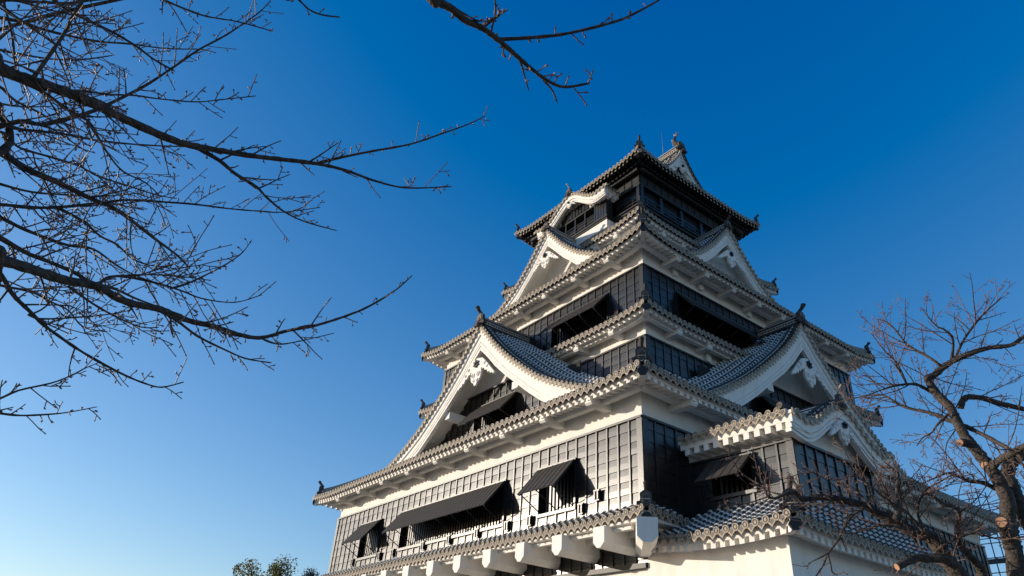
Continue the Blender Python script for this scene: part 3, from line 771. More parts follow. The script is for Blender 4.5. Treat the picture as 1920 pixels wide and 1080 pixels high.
# descending ridges and gable edge tiles, barge boards, gable wall (both ends)
for sgn, xg in ((1, -7.0), (-1, -W1+7.0)):
    fr = Fr(xg, CY, 0, sgn, sgn, 0)
    h = lambda d: interp(TP, 5.74-abs(d))
    s_ = MB()
    for q in (-1, 1):
        pts = [fr.p(q*d, -.52, h(d)+.05) for d in [.1+4.4*k/12 for k in range(13)]]
        s_.sweep(pts, .17, .14, MORT, .05); s_.tube([p+V((0, 0, .16)) for p in pts], .075, TILE, 7)
        d = .14
        while d < 4.5:
            g = math.hypot(1, (h(d+.01)-h(d))/.01); tn = (fr.u*q+V((0, 0, (h(d+.01)-h(d-.01))/.02))).normalized(); nn = tn.cross(fr.n)
            if nn.z < 0: nn = -nn
            a = fr.p(q*d, -.44, h(d))+nn*.06; e = fr.p(q*d, .02, h(d))+nn*.04
            s_.tube([a, e], .082, TILE, 8); s_.disc(e+fr.n*.03, fr.n, .095, .05, DISC, 10, RELF, upv=nn)
            d += .30/g
        for k in range(14):
            a, e = 4.5*k/14, 4.5*(k+1)/14; P = fr.p
            s_.hexa([P(q*a, -.6, h(a)-.1), P(q*e, -.6, h(e)-.1), P(q*e, -.05, h(e)-.1), P(q*a, -.05, h(a)-.1), P(q*a, -.6, h(a)+.01), P(q*e, -.6, h(e)+.01), P(q*e, -.05, h(e)+.01), P(q*a, -.05, h(a)+.01)], MORT)
            for n0, n1, t0, t1 in ((-.3, -.08, .1, .42), (-.32, -.14, .422, .74), (-.34, -.17, .742, .78), (-.34, -.16, .782, .95)):
                s_.hexa([P(q*a, n0, h(a)-t1), P(q*e, n0, h(e)-t1), P(q*e, n1, h(e)-t1), P(q*a, n1, h(a)-t1), P(q*a, n0, h(a)-t0), P(q*e, n0, h(e)-t0), P(q*e, n1, h(e)-t0), P(q*a, n1, h(a)-t0)], PLAS)
    ge = s_.build('gable_edge', top)
    s_ = MB(); s_.prism(fr, [(4.4*(k/12-1), h(4.4*(k/12-1))-.2) for k in range(25)]+[(4.4, 28.9), (-4.4, 28.9)], -.95, -.72, PLAS); s_.build('gable_wall', top)
    pendant(fr, 0, 31.75, -.14, .55, top)
    ornament(top, fr.p(0, -.02, zr+.05), fr.n, 1.2, False)
    # fish ornament on the ridge end
    f = MB(); c = fr.p(0, -.42, zr+.62)
    P = lambda n, z: c+fr.n*n+V((0, 0, z))
    f.tube([P(.22, .02), P(.16, .16), P(.02, .30), P(-.10, .50), P(-.12, .72), P(-.04, .92), P(.06, 1.06)], [.13, .20, .21, .17, .12, .08, .04], TILE, 10)
    f.tube([P(.28, .08), P(.20, .10)], [.08, .14], TILE, 8)
    for t, nx, nz in ((0, .26, .26), (1, .02, .36), (2, -.20, .30)):
        q = P(.04, 1.0); f.face([q-fr.n*.05, q+fr.n*.06, q+fr.n*nx+V((0, 0, nz))], TILE); f.face([q-fr.n*.05+fr.u*.04, q+fr.n*.06+fr.u*.04, q+fr.n*nx+V((0, 0, nz))+fr.u*.08], TILE)
        f.tube([q, q+fr.n*nx+V((0, 0, nz))], [.06, .015], DISC, 5)
    for k in range(5):
        q = P(-.16-.02*k, .30+.13*k); f.tube([q, q-fr.n*.13+V((0, 0, .08))], [.05, .008], DISC, 5)
    for q_ in (-1, 1): f.tube([P(.05, .35)+fr.u*q_*.15, P(.0, .5)+fr.u*q_*.34], [.07, .01], DISC, 5)
    f.build('ridge_fish', top)
m_ = MB(); m_.tube([V((-8.55, CY, 33.6)), V((-8.6, CY, 36.0))], [.028, .010], STEEL, 6); m_.build('lightning_rod', castle)

# ---- curved gables (undulating)
def kara(name, fr, uc, hw, zb, amp, nf, nb, wall_n, flare=.10, hi=True, side_drop=.0, label=None, bw=.62, pend=None, wz=None, mats=PLAS, orn=1.0, wall=True, endz=.0, blackz=None):
    def prof(d):
        x = min(1.2, abs(d)/hw)
        return zb+amp*(.5+.5*math.cos(math.pi*min(1, x/.80)))**1.15+flare*max(0, x-.72)/.28
    H = lambda d: prof(d)
    mb = MB(); K = 36; P = fr.p
    front = .34
    for s in (-1, 1):
        S = lambda a, b_, s=s: P(uc+s*b_, a, H(b_))
        n_ = max(1, round((nf-front-nb)/PITCHT)); pt = (nf-front-nb)/n_
        # columns run outwards down the curve; eave ends point sideways
        S2 = lambda a, b_, s=s: P(uc+s*(hw-b_), a, H(hw-b_))
        tile_field(mb, S2, [(nb+(k+.5)*pt, 0, hw-.06) for k in range(n_)], pt/2, hi)
        d = .16; e = .01
        while d < hw:
            g = math.hypot(1, (H(d+e)-H(d))/e); tn = (fr.u*s+V((0, 0, (H(d+e)-H(d-e))/(2*e)))).normalized(); nn = tn.cross(fr.n)
            if nn.z < 0: nn = -nn
            a = P(uc+s*d, nf-front-.05, H(d))+nn*.07; b_ = P(uc+s*d, nf-.02, H(d))+nn*.04
            mb.tube([a, b_], .085, TILE, 8); mb.disc(b_+fr.n*.03, fr.n, .10, .05, DISC, 12, RELF if hi else None, upv=nn)
            c2 = b_+tn*.15+nn*(-.03); pl = [(-.11, .03), (.11, .03), (.10, -.06), (0, -.16), (-.10, -.06)]
            fa = mb.idx([c2+tn*x+nn*y+fr.n*.02 for x, y in pl]); fb = mb.idx([c2+tn*x+nn*y-fr.n*.01 for x, y in pl])
            mb.fi([fa+i for i in range(5)], DISC); mb.fi([fb+i for i in range(5)][::-1], DISC)
            for i in range(5): mb.fi([fa+i, fa+(i+1) % 5, fb+(i+1) % 5, fb+i], DISC)
            d += .31/g
        pts = [P(uc+s*x, nf-front-.02, H(x)+.06) for x in [hw*k/16 for k in range(17)]]
        mb.sweep(pts, .13, .10, MORT, .04); mb.tube([p+V((0, 0, .13)) for p in pts], .07, TILE, 7)
        mb.disc(pts[-1]+V((0, 0, .12))+fr.u*s*.1, fr.u*s, .11, .2, TILE, 10, RELF)
    for k in range(K):
        a, c = hw*(2*k/K-1), hw*(2*(k+1)/K-1)
        mb.hexa([P(uc+a, nb, H(a)-.1), P(uc+c, nb, H(c)-.1), P(uc+c, nf-.06, H(c)-.1), P(uc+a, nf-.06, H(a)-.1), P(uc+a, nb, H(a)-.004), P(uc+c, nb, H(c)-.004), P(uc+c, nf-.06, H(c)-.004), P(uc+a, nf-.06, H(a)-.004)], mats)
    body = mb.build(name, castle)
    if label: body['label'] = label
    m = MB()
    for n0, n1, t0, t1 in ((nf-.32, nf-.09, .10, .34), (nf-.34, nf-.17, .342, .38), (nf-.34, nf-.14, .382, .50), (nf-.36, nf-.19, .502, .53), (nf-.36, nf-.17, .532, bw)):
        for k in range(K):
            a, c = hw*.985*(2*k/K-1), hw*.985*(2*(k+1)/K-1)
            m.hexa([P(uc+a, n0, H(a)-t1), P(uc+c, n0, H(c)-t1), P(uc+c, n1, H(c)-t1), P(uc+a, n1, H(a)-t1), P(uc+a, n0, H(a)-t0), P(uc+c, n0, H(c)-t0), P(uc+c, n1, H(c)-t0), P(uc+a, n1, H(a)-t0)], mats)
    m.build('barge_board', body)
    for s in (-1, 1):   # white
        m = MB()
        n_ = max(2, round((nf-nb)/.41)); q = (nf-nb-.1)/n_
        fs = Fr(*(P(uc+s*(hw-.1), nb, 0).xy), fr.n.x, fr.n.y, fr.u.x*s, fr.u.y*s)
        z = H(hw)
        m.box(fs, 0, nf-nb-.1, -.06, 0, z-.29, z-.10, mats)
        m.box(fs, 0, nf-nb-.1, -.95, -.06, z-.27, z-.20, mats)
        for k in range(n_): m.box(fs, (k+.45)*q, (k+.97)*q, -.95, -.006, z-.50, z-.292, mats)
        m.build('rafter_row', body)
    if wall:
        m = MB(); ds = [(hw-.1)*(k/16-1) for k in range(33)]
        poly = [(uc+d, H(d)-.11) for d in ds if abs(d) < wall] ; poly = poly+[(uc+wall-.01, wz), (uc-wall+.01, wz)]
        m.prism(fr, poly, wall_n-.3, wall_n, mats); m.build('gable_wall', body)
    if pend: pendant(fr, uc, pend[0], nf-.16, pend[1], body)
    m = MB(); zr = H(0)+.03
    ridge_line(m, [P(uc, nf-.12, zr), P(uc, nb, zr)], .26, .20, .085); m.build('gable_ridge', body)
    if blackz:
        m = MB(); ds = [2.3*(k/14-1) for k in range(29)]; ds = [d for d in ds if H(d)-bw-.02 > wz+.05]
        m.prism(fr, [(uc+d, min(blackz, H(d)-bw+.1)) for d in ds]+[(uc+ds[-1], wz), (uc+ds[0], wz)], wall_n+.002, wall_n+.03, BOARD)
        for k in range(-7, 8):
            zt = min(blackz, H(k*.3)-bw+.1)
            if zt > wz+.05: m.box(fr, uc+k*.3-.03, uc+k*.3+.03, wall_n+.03, wall_n+.07, wz, zt, POST)
        m.build('board_cladding', body)
    ornament(body, P(uc, nf-.04, zr+.02), fr.n, .85*orn, False, hook=True)
    return body

# curved gable bay on the sunlit side of the top storey
bx0, bx1 = 8.7, 14.4
FB = Fr(0, 7.1, -1, 0, 0, -1)
kara('curved_gable', FB, 11.55, 3.25, 27.45, 1.25, .62, -.75, .0, label='undulating gable on the dark top storey', wall=2.9, wz=27.25, bw=.60, pend=(28.1, .42), blackz=27.95)
m_ = MB(); m_.box(FB, bx0, bx1, -.85, .0, 24.95, 25.55, PLAS); m_.box(FB, bx0-.08, bx1+.08, -.9, .08, 25.56, 25.66, BLK)
m_.box(FB, bx0-.14, bx1+.14, -.95, .14, 25.66, 25.76, BLK); m_.box(FB, bx0, bx1, -.85, -.5, 25.76, 27.25, DARK); m_.box(FB, bx0, bx1, -.8, .0, 27.13, 27.25, BLK); m_.box(FB, bx0, bx0+1.05, -.8, 0, 25.762, 27.128, BLK); m_.box(FB, bx1-1.05, bx1, -.8, 0, 25.762, 27.128, BLK)
bay = m_.build('bay_window', castle)
for a in (bx0, bx1-1.05):
    m_ = MB()
    for k in range(5): m_.box(FB, a+.0+k*.24, a+.07+k*.24, 0, .05, 25.78, 27.12, POST)
    for k in range(4): m_.box(FB, a+.075+k*.24, a+.235+k*.24, 0, .03, 25.78, 27.12, BOARD)
    m_.build('side_shutter', bay)
m_ = MB()
for z in (26.05, 26.3, 26.5): m_.box(FB, bx0+1.05, bx1-1.05, -.08, -.02, z, z+.05, POST)
for k in range(5): m_.box(FB, bx0+1.05+3.6*k/4-.05, bx0+1.05+3.6*k/4+.05, -.12, .0, 25.77, 27.12, POST)
m_.build('railing', bay)

# ---- porch bay on the shaded side
EXX, EYa, EYb = 4.0, 2.2, 6.6
wall_box('porch_wall', 0.02, EXX, EYa, EYb, 7.55, 8.35)
wall_box('storey_core', 0.1, EXX-.6, EYa+.55, EYb-.1, 5.0, 7.545, DARK)
FE0 = Fr(EXX, EYa, -1, 0, 0, -1); FE1 = Fr(EXX, EYa, 0, 1, 1, 0); FE2 = Fr(EXX, EYb, -1, 0, 0, 1)
b = MB(); boards(b, FE0, 0, EXX-.05, 5.3, 7.57, [(1.40, 2.95, 6.30, 7.30)], course=.42, pitch=.50); b.build('board_cladding', castle)
b = MB(); boards(b, FE1, 0, EYb-EYa, 5.3, 7.57, course=.42, pitch=.52); b.build('board_cladding', castle)
awning_window(FE0, 1.40, 2.95, 6.30, 7.30, .95, .78, rods=2, depth=.4)
kara('porch_gable', Fr(4.0, 0, 0, 1, 1, 0), 4.4, 2.92, 8.02, 1.02, .62, -3.75, .02, label='undulating gable of the low porch bay', wall=2.2, wz=7.6, bw=.62, pend=(8.45, .62), flare=.16, orn=.85)
# lower tiled roof and white wall of the porch
hip_roof('porch_roof', -.3, 4.9, .28, 9.3, .9, 1.92, 4.74, 5.85, (.72, .72), lift=.16, sides='fr', brackets=None, purlin=False, raft_h=.17, orn=1.0, label='low tiled roof under the porch bay')
wall_box('porch_base_wall', -.88, 4.18, 1.0, 9.2, 1.6, 4.75)
wall_box('porch_wall', .02, 4.0-.02, 6.62, 9.0, 4.6, 5.6)

# ================================================================== GROUND
def plane(name, x0, x1, y0, y1, z, m):
    me = bpy.data.meshes.new(name); me.from_pydata([(x0, y0, z), (x1, y0, z), (x1, y1, z), (x0, y1, z)], [], [(0, 1, 2, 3)]); me.materials.append(m)
    o = bpy.data.objects.new(name, me); COL.objects.link(o); tag(o, kind='structure'); return o
plane('ground', -3000, 3000, -3000, 3000, -1.6, GRAV)

# ================================================================== TREES
def bud(mb, p, d, s):
    d = d.normalized(); a = d.cross(V((.3, .2, 1))).normalized(); b = d.cross(a)
    i = mb.idx([p-d*s*.6, p+a*s*.42, p+b*s*.42, p-a*s*.42, p-b*s*.42, p+d*s])
    for k in range(4): mb.fi([i+1+k, i+1+(k+1) % 4, i], TWIG); mb.fi([i+1+k, i+1+(k+1) % 4, i+5], TWIG)

def rvec(r): 
    while True:
        v = V((r.uniform(-1, 1), r.uniform(-1, 1), r.uniform(-1, 1)))
        if .05 < v.length < 1: return v.normalized()

def spur(mb, p, d, r, L, rad):
    """short knobbly side shoot with a cluster of buds at the tip"""
    q = p+d*L*.5+rvec(r)*L*.12; e = p+d*L
    mb.tube([p, q, e], [rad, rad*.85, rad*.8], TWIG, 4, cap=False)
    for k in range(r.choice((1, 2, 3, 3))): bud(mb, e, (d+rvec(r)*.8), r.uniform(.008, .013)*(.4+.6*BOOST[4]))

def shoot(mb, p, d, L, rad, r, level, upw=.25, dens=1.0):
    """fine branch with alternate twigs and buds"""
    n = max(3, int(L/.07)); st = L/n; pts = [p.copy()]; d = d.normalized(); side = rvec(r)
    bend = rvec(r)*.05; ds = []
    for k in range(n):
        d = (d+rvec(r)*.10+bend+V((0, 0, upw*.06))).normalized(); ds.append(d); pts.append(pts[-1]+d*st)
    rads = [max(.0022*BOOST[4], rad*(1-.6*k/n)) for k in range(n+1)]
    mb.tube(pts, rads, BARK if rad > .006 else TWIG, 5 if rad > .005 else 4, cap=False)
    bud(mb, pts[-1], d, .012)
    for k in range(1, n):
        az = rvec(r); sd = (az-ds[k]*az.dot(ds[k])).normalized()
        x = r.random()
        if level > 0 and x < .42*dens and L > .2:
            shoot(mb, pts[k], ds[k]*.75+sd*.7, L*r.uniform(.25, .55)*(1-.4*k/n), rads[k]*.62, r, level-1, upw, dens)
        elif x < .85: spur(mb, pts[k], (ds[k]*.5+sd).normalized(), r, r.uniform(.012, .05), max(.0024*BOOST[4], rads[k]*.6))

def smooth(pts, rads, sub=4):
    out = []; ro = []; n = len(pts)
    for i in range(n-1):
        p0 = pts[max(i-1, 0)]; p1 = pts[i]; p2 = pts[i+1]; p3 = pts[min(i+2, n-1)]
        for k in range(sub):
            t = k/sub; out.append(.5*((2*p1)+(p2-p0)*t+(2*p0-5*p1+4*p2-p3)*t*t+(3*p1-p0-3*p2+p3)*t**3)); ro.append(rads[i]+(rads[i+1]-rads[i])*t)
    out.append(pts[-1]); ro.append(rads[-1]); return out, ro

BOOST = [2.6, 1.2, 1.15, 1, 1.5]
def limb(tree, px, d0, d1, w0, w1, seed, pre=None, dens=1.0, L=(.25, .7), sh=5.5, level=1, upw=.3, wob=.10, name='limb', inner=False, skip=0.0):
    """a limb grown through space; px are sight-line marks of its run, d0..d1 its distances, w its thickness in marks"""
    r = random.Random(seed); n = len(px); pts = []; rads = []
    sh *= BOOST[0]; dens *= BOOST[1]; L = (L[0]*BOOST[2], L[1]*BOOST[2]); level += BOOST[3] if dens > .7 else 0
    ph = r.uniform(0, 6)
    for i, (x, y) in enumerate(px):
        t = i/(n-1); d = d0+(d1-d0)*t+wob*math.sin(ph+4*t); pts.append(at(x, y, d)); rads.append(max(.0016, (w0+(w1-w0)*t**.8)*.5*d/FPX))
    if pre:
        pts = [V(q) for q, _ in pre]+pts; rads = [q for _, q in pre]+rads
    P, Q = smooth(pts, rads, 4 if w0 < 14 else 8)
    Q = [q*(1+(.09 if w0 > 8 else .16)*r.uniform(-1, 1)) for q in Q]
    mb = MB(); mb.tube(P, Q, BARK, 12 if w0 > 9 else 6, cap=True)
    if w0 > 9:   # ridged, knotty bark
        for k in range(len(mb.v)):
            mb.v[k] = tuple(c+r.uniform(-1, 1)*min(.006, Q[min(k//12, len(Q)-1)]*.10) for c in mb.v[k])
    lo = mb.build(name, tree)
    tw = MB(); acc = 0; npre = (len(pre) if pre else 0)*(4 if w0 < 14 else 8); nxt = r.uniform(.03, .2)
    step = 1/sh
    tot = sum((b-a).length for a, b in zip(P[npre:], P[npre+1:])) or 1
    run = 0
    for k in range(npre, len(P)-1):
        seg = P[k+1]-P[k]; l = seg.length; dd = seg.normalized()
        s = 0
        while nxt < l-s+1e-9:
            s += nxt; nxt = step*r.uniform(.5, 1.5)
            p = P[k]+dd*s; f = (run+s)/tot
            if f < skip: continue
            az = rvec(r); sd = (az-dd*az.dot(dd)).normalized()+V((0, 0, upw*r.uniform(0, 1)))
            if r.random() < .62*dens: shoot(tw, p, dd*r.uniform(.4, .9)+sd*.8, r.uniform(*L)*(1-.55*f), min(Q[k]*.6, .0055+.002*r.random()), r, level, upw, dens)
            else: spur(tw, p, (dd*.3+sd).normalized(), r, r.uniform(.02, .06), min(Q[k]*.7, .004))
        nxt -= (l-s); run += l
    dd = (P[-1]-P[-2]).normalized()
    if Q[-1] < .012:
        for k in range(3): bud(tw, P[-1], dd+rvec(r)*.6, Q[-1]*2.4)
    o = tw.build('twigs', lo); o['kind'] = 'stuff'
    return lo, P, Q

# ---- cherry tree whose boughs reach in from the left and overhead
gx = at(-700, 760, 7.0); TB = V((gx.x, gx.y, -1.6))
tl = empty('bare_cherry_tree', TB)
tag(tl, 'bare cherry tree reaching dark budded boughs across the sky from the left', 'tree', 'leafless cherry trees around the castle')
fork = V((gx.x, gx.y, 1.1)); top_ = V((gx.x+.1, gx.y+.2, 2.6)); top2 = V((gx.x+.3, gx.y, 3.9))
mb = MB(); P_, Q_ = smooth([TB-V((0, 0, .1)), TB+V((.05, 0, .5)), TB+V((-.05, .05, 1.4)), fork, top_, top2], [.34, .24, .2, .19, .15, .10])
mb.tube(P_, Q_, BARK, 14); mb.build('trunk', tl)
LT = [
 # px list, d0, d1, w0, w1, node, opts
 ([(-40,112),(0,130),(60,152),(130,175),(200,207),(270,240),(340,268),(400,280),(470,292),(540,300),(600,308),(650,320),(700,338),(760,352),(845,350)], 4.6, 5.4, 21, 2, top_, dict(sh=4.2, L=(.18,.5))),
 ([(595,306),(640,295),(700,283),(770,270),(830,250),(880,232),(908,218)], 5.2, 5.6, 6, 2, None, dict(sh=5, L=(.06,.2), dens=.55, level=0)),
 ([(365,275),(410,300),(440,325),(480,350),(500,370),(530,395),(570,415),(630,432)], 5.0, 4.7, 8, 2, None, dict(L=(.12,.35))),
 ([(-40,478),(0,487),(60,505),(120,525),(180,537),(240,567),(300,580),(350,600),(400,612),(450,628),(490,633),(540,620),(600,608),(680,580),(740,545),(772,517)], 4.4, 5.3, 19, 2, fork, dict(sh=4.5, L=(.12,.42))),
 ([(180,537),(200,522),(230,518),(290,530),(340,545),(380,560),(440,567),(490,553)], 4.7, 4.9, 7, 1.6, None, {}),
 ([(290,577),(330,600),(370,630),(420,655),(460,672),(507,680)], 4.8, 4.9, 6, 2, None, dict(L=(.08,.25))),
 ([(485,632),(520,645),(560,640),(625,625)], 5.0, 5.1, 4, 1.5, None, dict(L=(.05,.15))),
 ([(-40,270),(0,285),(50,317),(113,344),(171,373),(218,393),(264,427),(299,454),(330,477),(355,502)], 5.2, 6.2, 13, 2.5, top_, dict(L=(.2,.6))),
 ([(-30,382),(58,389),(117,388),(183,381),(241,375),(311,379),(365,383),(428,391),(486,396),(529,398),(599,389)], 5.6, 6.2, 6, 1.6, top_, dict(L=(.15,.5), sh=6)),
 ([(-30,432),(0,446),(47,473),(82,487),(128,506),(171,528),(218,543),(253,559),(288,572),(340,590)], 5.4, 6.0, 9, 2, top_, {}),
 ([(-30,392),(0,407),(39,427),(86,446),(128,460),(175,467),(218,497),(253,516),(299,533)], 6.2, 6.6, 8, 2, top_, {}),
 ([(-30,495),(0,512),(23,551),(54,582),(82,609),(117,635),(148,656),(187,679),(233,703),(272,719),(303,726),(342,717)], 4.9, 5.3, 8, 2, fork, dict(L=(.12,.4))),
 ([(-40,758),(0,747),(35,732),(97,718),(136,703),(160,690),(185,680)], 5.0, 5.2, 5, 1.6, fork, dict(L=(.08,.25))),
 ([(-30,770),(0,775),(39,779),(89,777),(128,773),(181,763)], 5.4, 5.6, 5, 1.6, fork, dict(L=(.08,.2))),
 ([(-30,25),(0,33),(39,41),(78,54),(124,66),(187,78),(241,82),(311,91),(369,92)], 6.2, 6.6, 6, 1.8, top2, dict(L=(.15,.45))),
 ([(12,233),(78,233),(136,220),(175,208),(198,198),(241,177),(280,156),(331,122),(373,93),(420,68),(455,45),(486,23),(507,2)], 5.4, 6.0, 8, 1.8, top_, dict(L=(.15,.4))),
 ([(60,-20),(105,4),(136,23),(175,43),(218,64),(257,88),(288,111),(325,132)], 5.8, 5.6, 7, 3, top2, dict(L=(.15,.5))),
 ([(170,-20),(156,0),(136,31),(121,62),(101,91),(78,124),(62,146)], 5.6, 4.8, 5, 6, None, dict(L=(.15,.4))),
 ([(280,-12),(307,0),(350,18),(389,31),(447,41),(509,58)], 5.2, 5.5, 5, 1.6, top2, dict(L=(.06,.2))),
 ([(80,158),(109,167),(156,171),(206,177),(253,179),(296,185),(365,191),(412,187),(478,180)], 4.7, 5.1, 5, 1.8, None, dict(L=(.1,.3))),
 ([(-20,238),(39,243),(117,251),(187,264),(272,272),(350,275)], 5.0, 5.6, 6, 2, top_, dict(L=(.15,.45))),
 ([(27,148),(78,171),(128,206),(167,229),(190,268),(210,299),(233,323),(272,342),(300,368)], 4.7, 5.4, 6, 1.8, None, {}),
 ([(-20,250),(16,260),(39,278),(97,295),(148,311),(183,330),(233,346),(292,365),(330,372)], 5.7, 6.4, 5, 1.8, top_, {}),
 ([(-25,190),(0,218),(16,237),(17,268),(0,284),(-20,292)], 5.3, 5.3, 11, 12, top_, dict(L=(.1,.3))),
 ([(0,-15),(8,8),(23,70),(29,128),(40,150)], 5.9, 5.5, 4, 3, top2, {}),
 ([(105,388),(156,415),(187,442),(218,458),(249,485),(280,497),(331,504)], 5.9, 6.3, 5, 1.8, None, {}),
 ([(-20,525),(0,535),(58,547),(93,565),(128,582),(156,613),(200,622)], 5.9, 6.4, 5, 1.8, fork, {}),
 ([(54,590),(78,598),(156,594),(214,588),(250,580)], 5.2, 5.4, 4, 1.5, None, {}),
 ([(128,537),(175,570),(218,594),(264,613),(296,614)], 5.0, 5.4, 5, 1.6, None, dict(L=(.08,.25))),
 ([(319,541),(350,532),(389,514),(428,493),(455,473),(472,450)], 4.9, 5.2, 4, 1.6, None, dict(L=(.04,.12), level=0, dens=.5)),
 ([(-40,330),(0,345),(60,360),(120,365),(190,368),(260,362)], 6.4, 6.8, 5, 1.8, top_, {}),
 ([(-30,90),(20,98),(90,110),(150,112),(210,104)], 6.6, 6.9, 5, 1.8, top2, {}),
 ([(-30,160),(30,190),(80,215),(130,250),(170,275)], 6.3, 6.9, 5, 1.8, top_, {}),
 ([(-30,5),(60,3),(120,6),(175,0),(260,-8)], 5.0, 5.2, 6, 3, top2, {}),
]
for i, (px, d0, d1, w0, w1, node, kw) in enumerate(LT):
    pre = None
    if node is not None:
        a = V(node); b_ = at(*px[0], d0); e_ = (at(*px[1], d0)-b_).normalized(); q = a.lerp(b_, .55)+V((0, 0, .12))
        rr = max(.012, w0*.5*d0/FPX*1.25)
        pre = [(a, rr*1.5), (q, rr*1.2)]
    limb(tl, px, d0, d1, w0, w1, 100+i, pre, **kw)
# overhead limb that hangs in from the top
n1 = at(560, -260, 4.4); n2 = at(150, -520, 4.6); rr = .04
TT = [([(790,-22),(814,0),(846,16),(871,37),(904,53),(932,73),(961,98),(993,126),(1026,151),(1058,163),(1104,156)], 3.5, 3.7, 17, 4, [(top2, .085), (n2, .07), (n1, .05)], dict(sh=8, L=(.07,.24), level=0, dens=.65, upw=.7)),
 ([(930,74),(989,71),(1050,65),(1107,53),(1164,37),(1200,20),(1236,0)], 3.62, 3.9, 8, 3, None, dict(sh=5, L=(.05,.12), level=0, dens=.4, upw=.6)),
 ([(1020,152),(1034,167),(1044,190)], 3.7, 3.75, 5, 3, None, dict(sh=4, L=(.02,.05), level=0, dens=.2)),
 ([(840,8),(867,24),(895,39),(905,36)], 3.55, 3.5, 5, 3, None, dict(sh=9, L=(.04,.12), level=0, dens=.6)),
 ([(920,61),(926,37),(929,18),(927,-10)], 3.6, 3.5, 4, 3, None, dict(sh=6, L=(.03,.07), level=0, dens=.3)),
 ([(899,50),(924,35),(948,20)], 3.6, 3.5, 5, 4, None, dict(sh=7, L=(.02,.06), level=0, dens=.3)),
 ([(530,-20),(555,-5),(580,18),(605,28),(636,32)], 4.4, 4.5, 4, 2.5, [(n1, .02)], dict(sh=4, L=(.02,.05), level=0, dens=.2)),
]
BOOST[:] = [2.2, 1, 1.2, 0, 1.7]
for i, (px, d0, d1, w0, w1, pre, kw) in enumerate(TT): limb(tl, px, d0, d1, w0, w1, 300+i, pre, wob=.03, **kw)

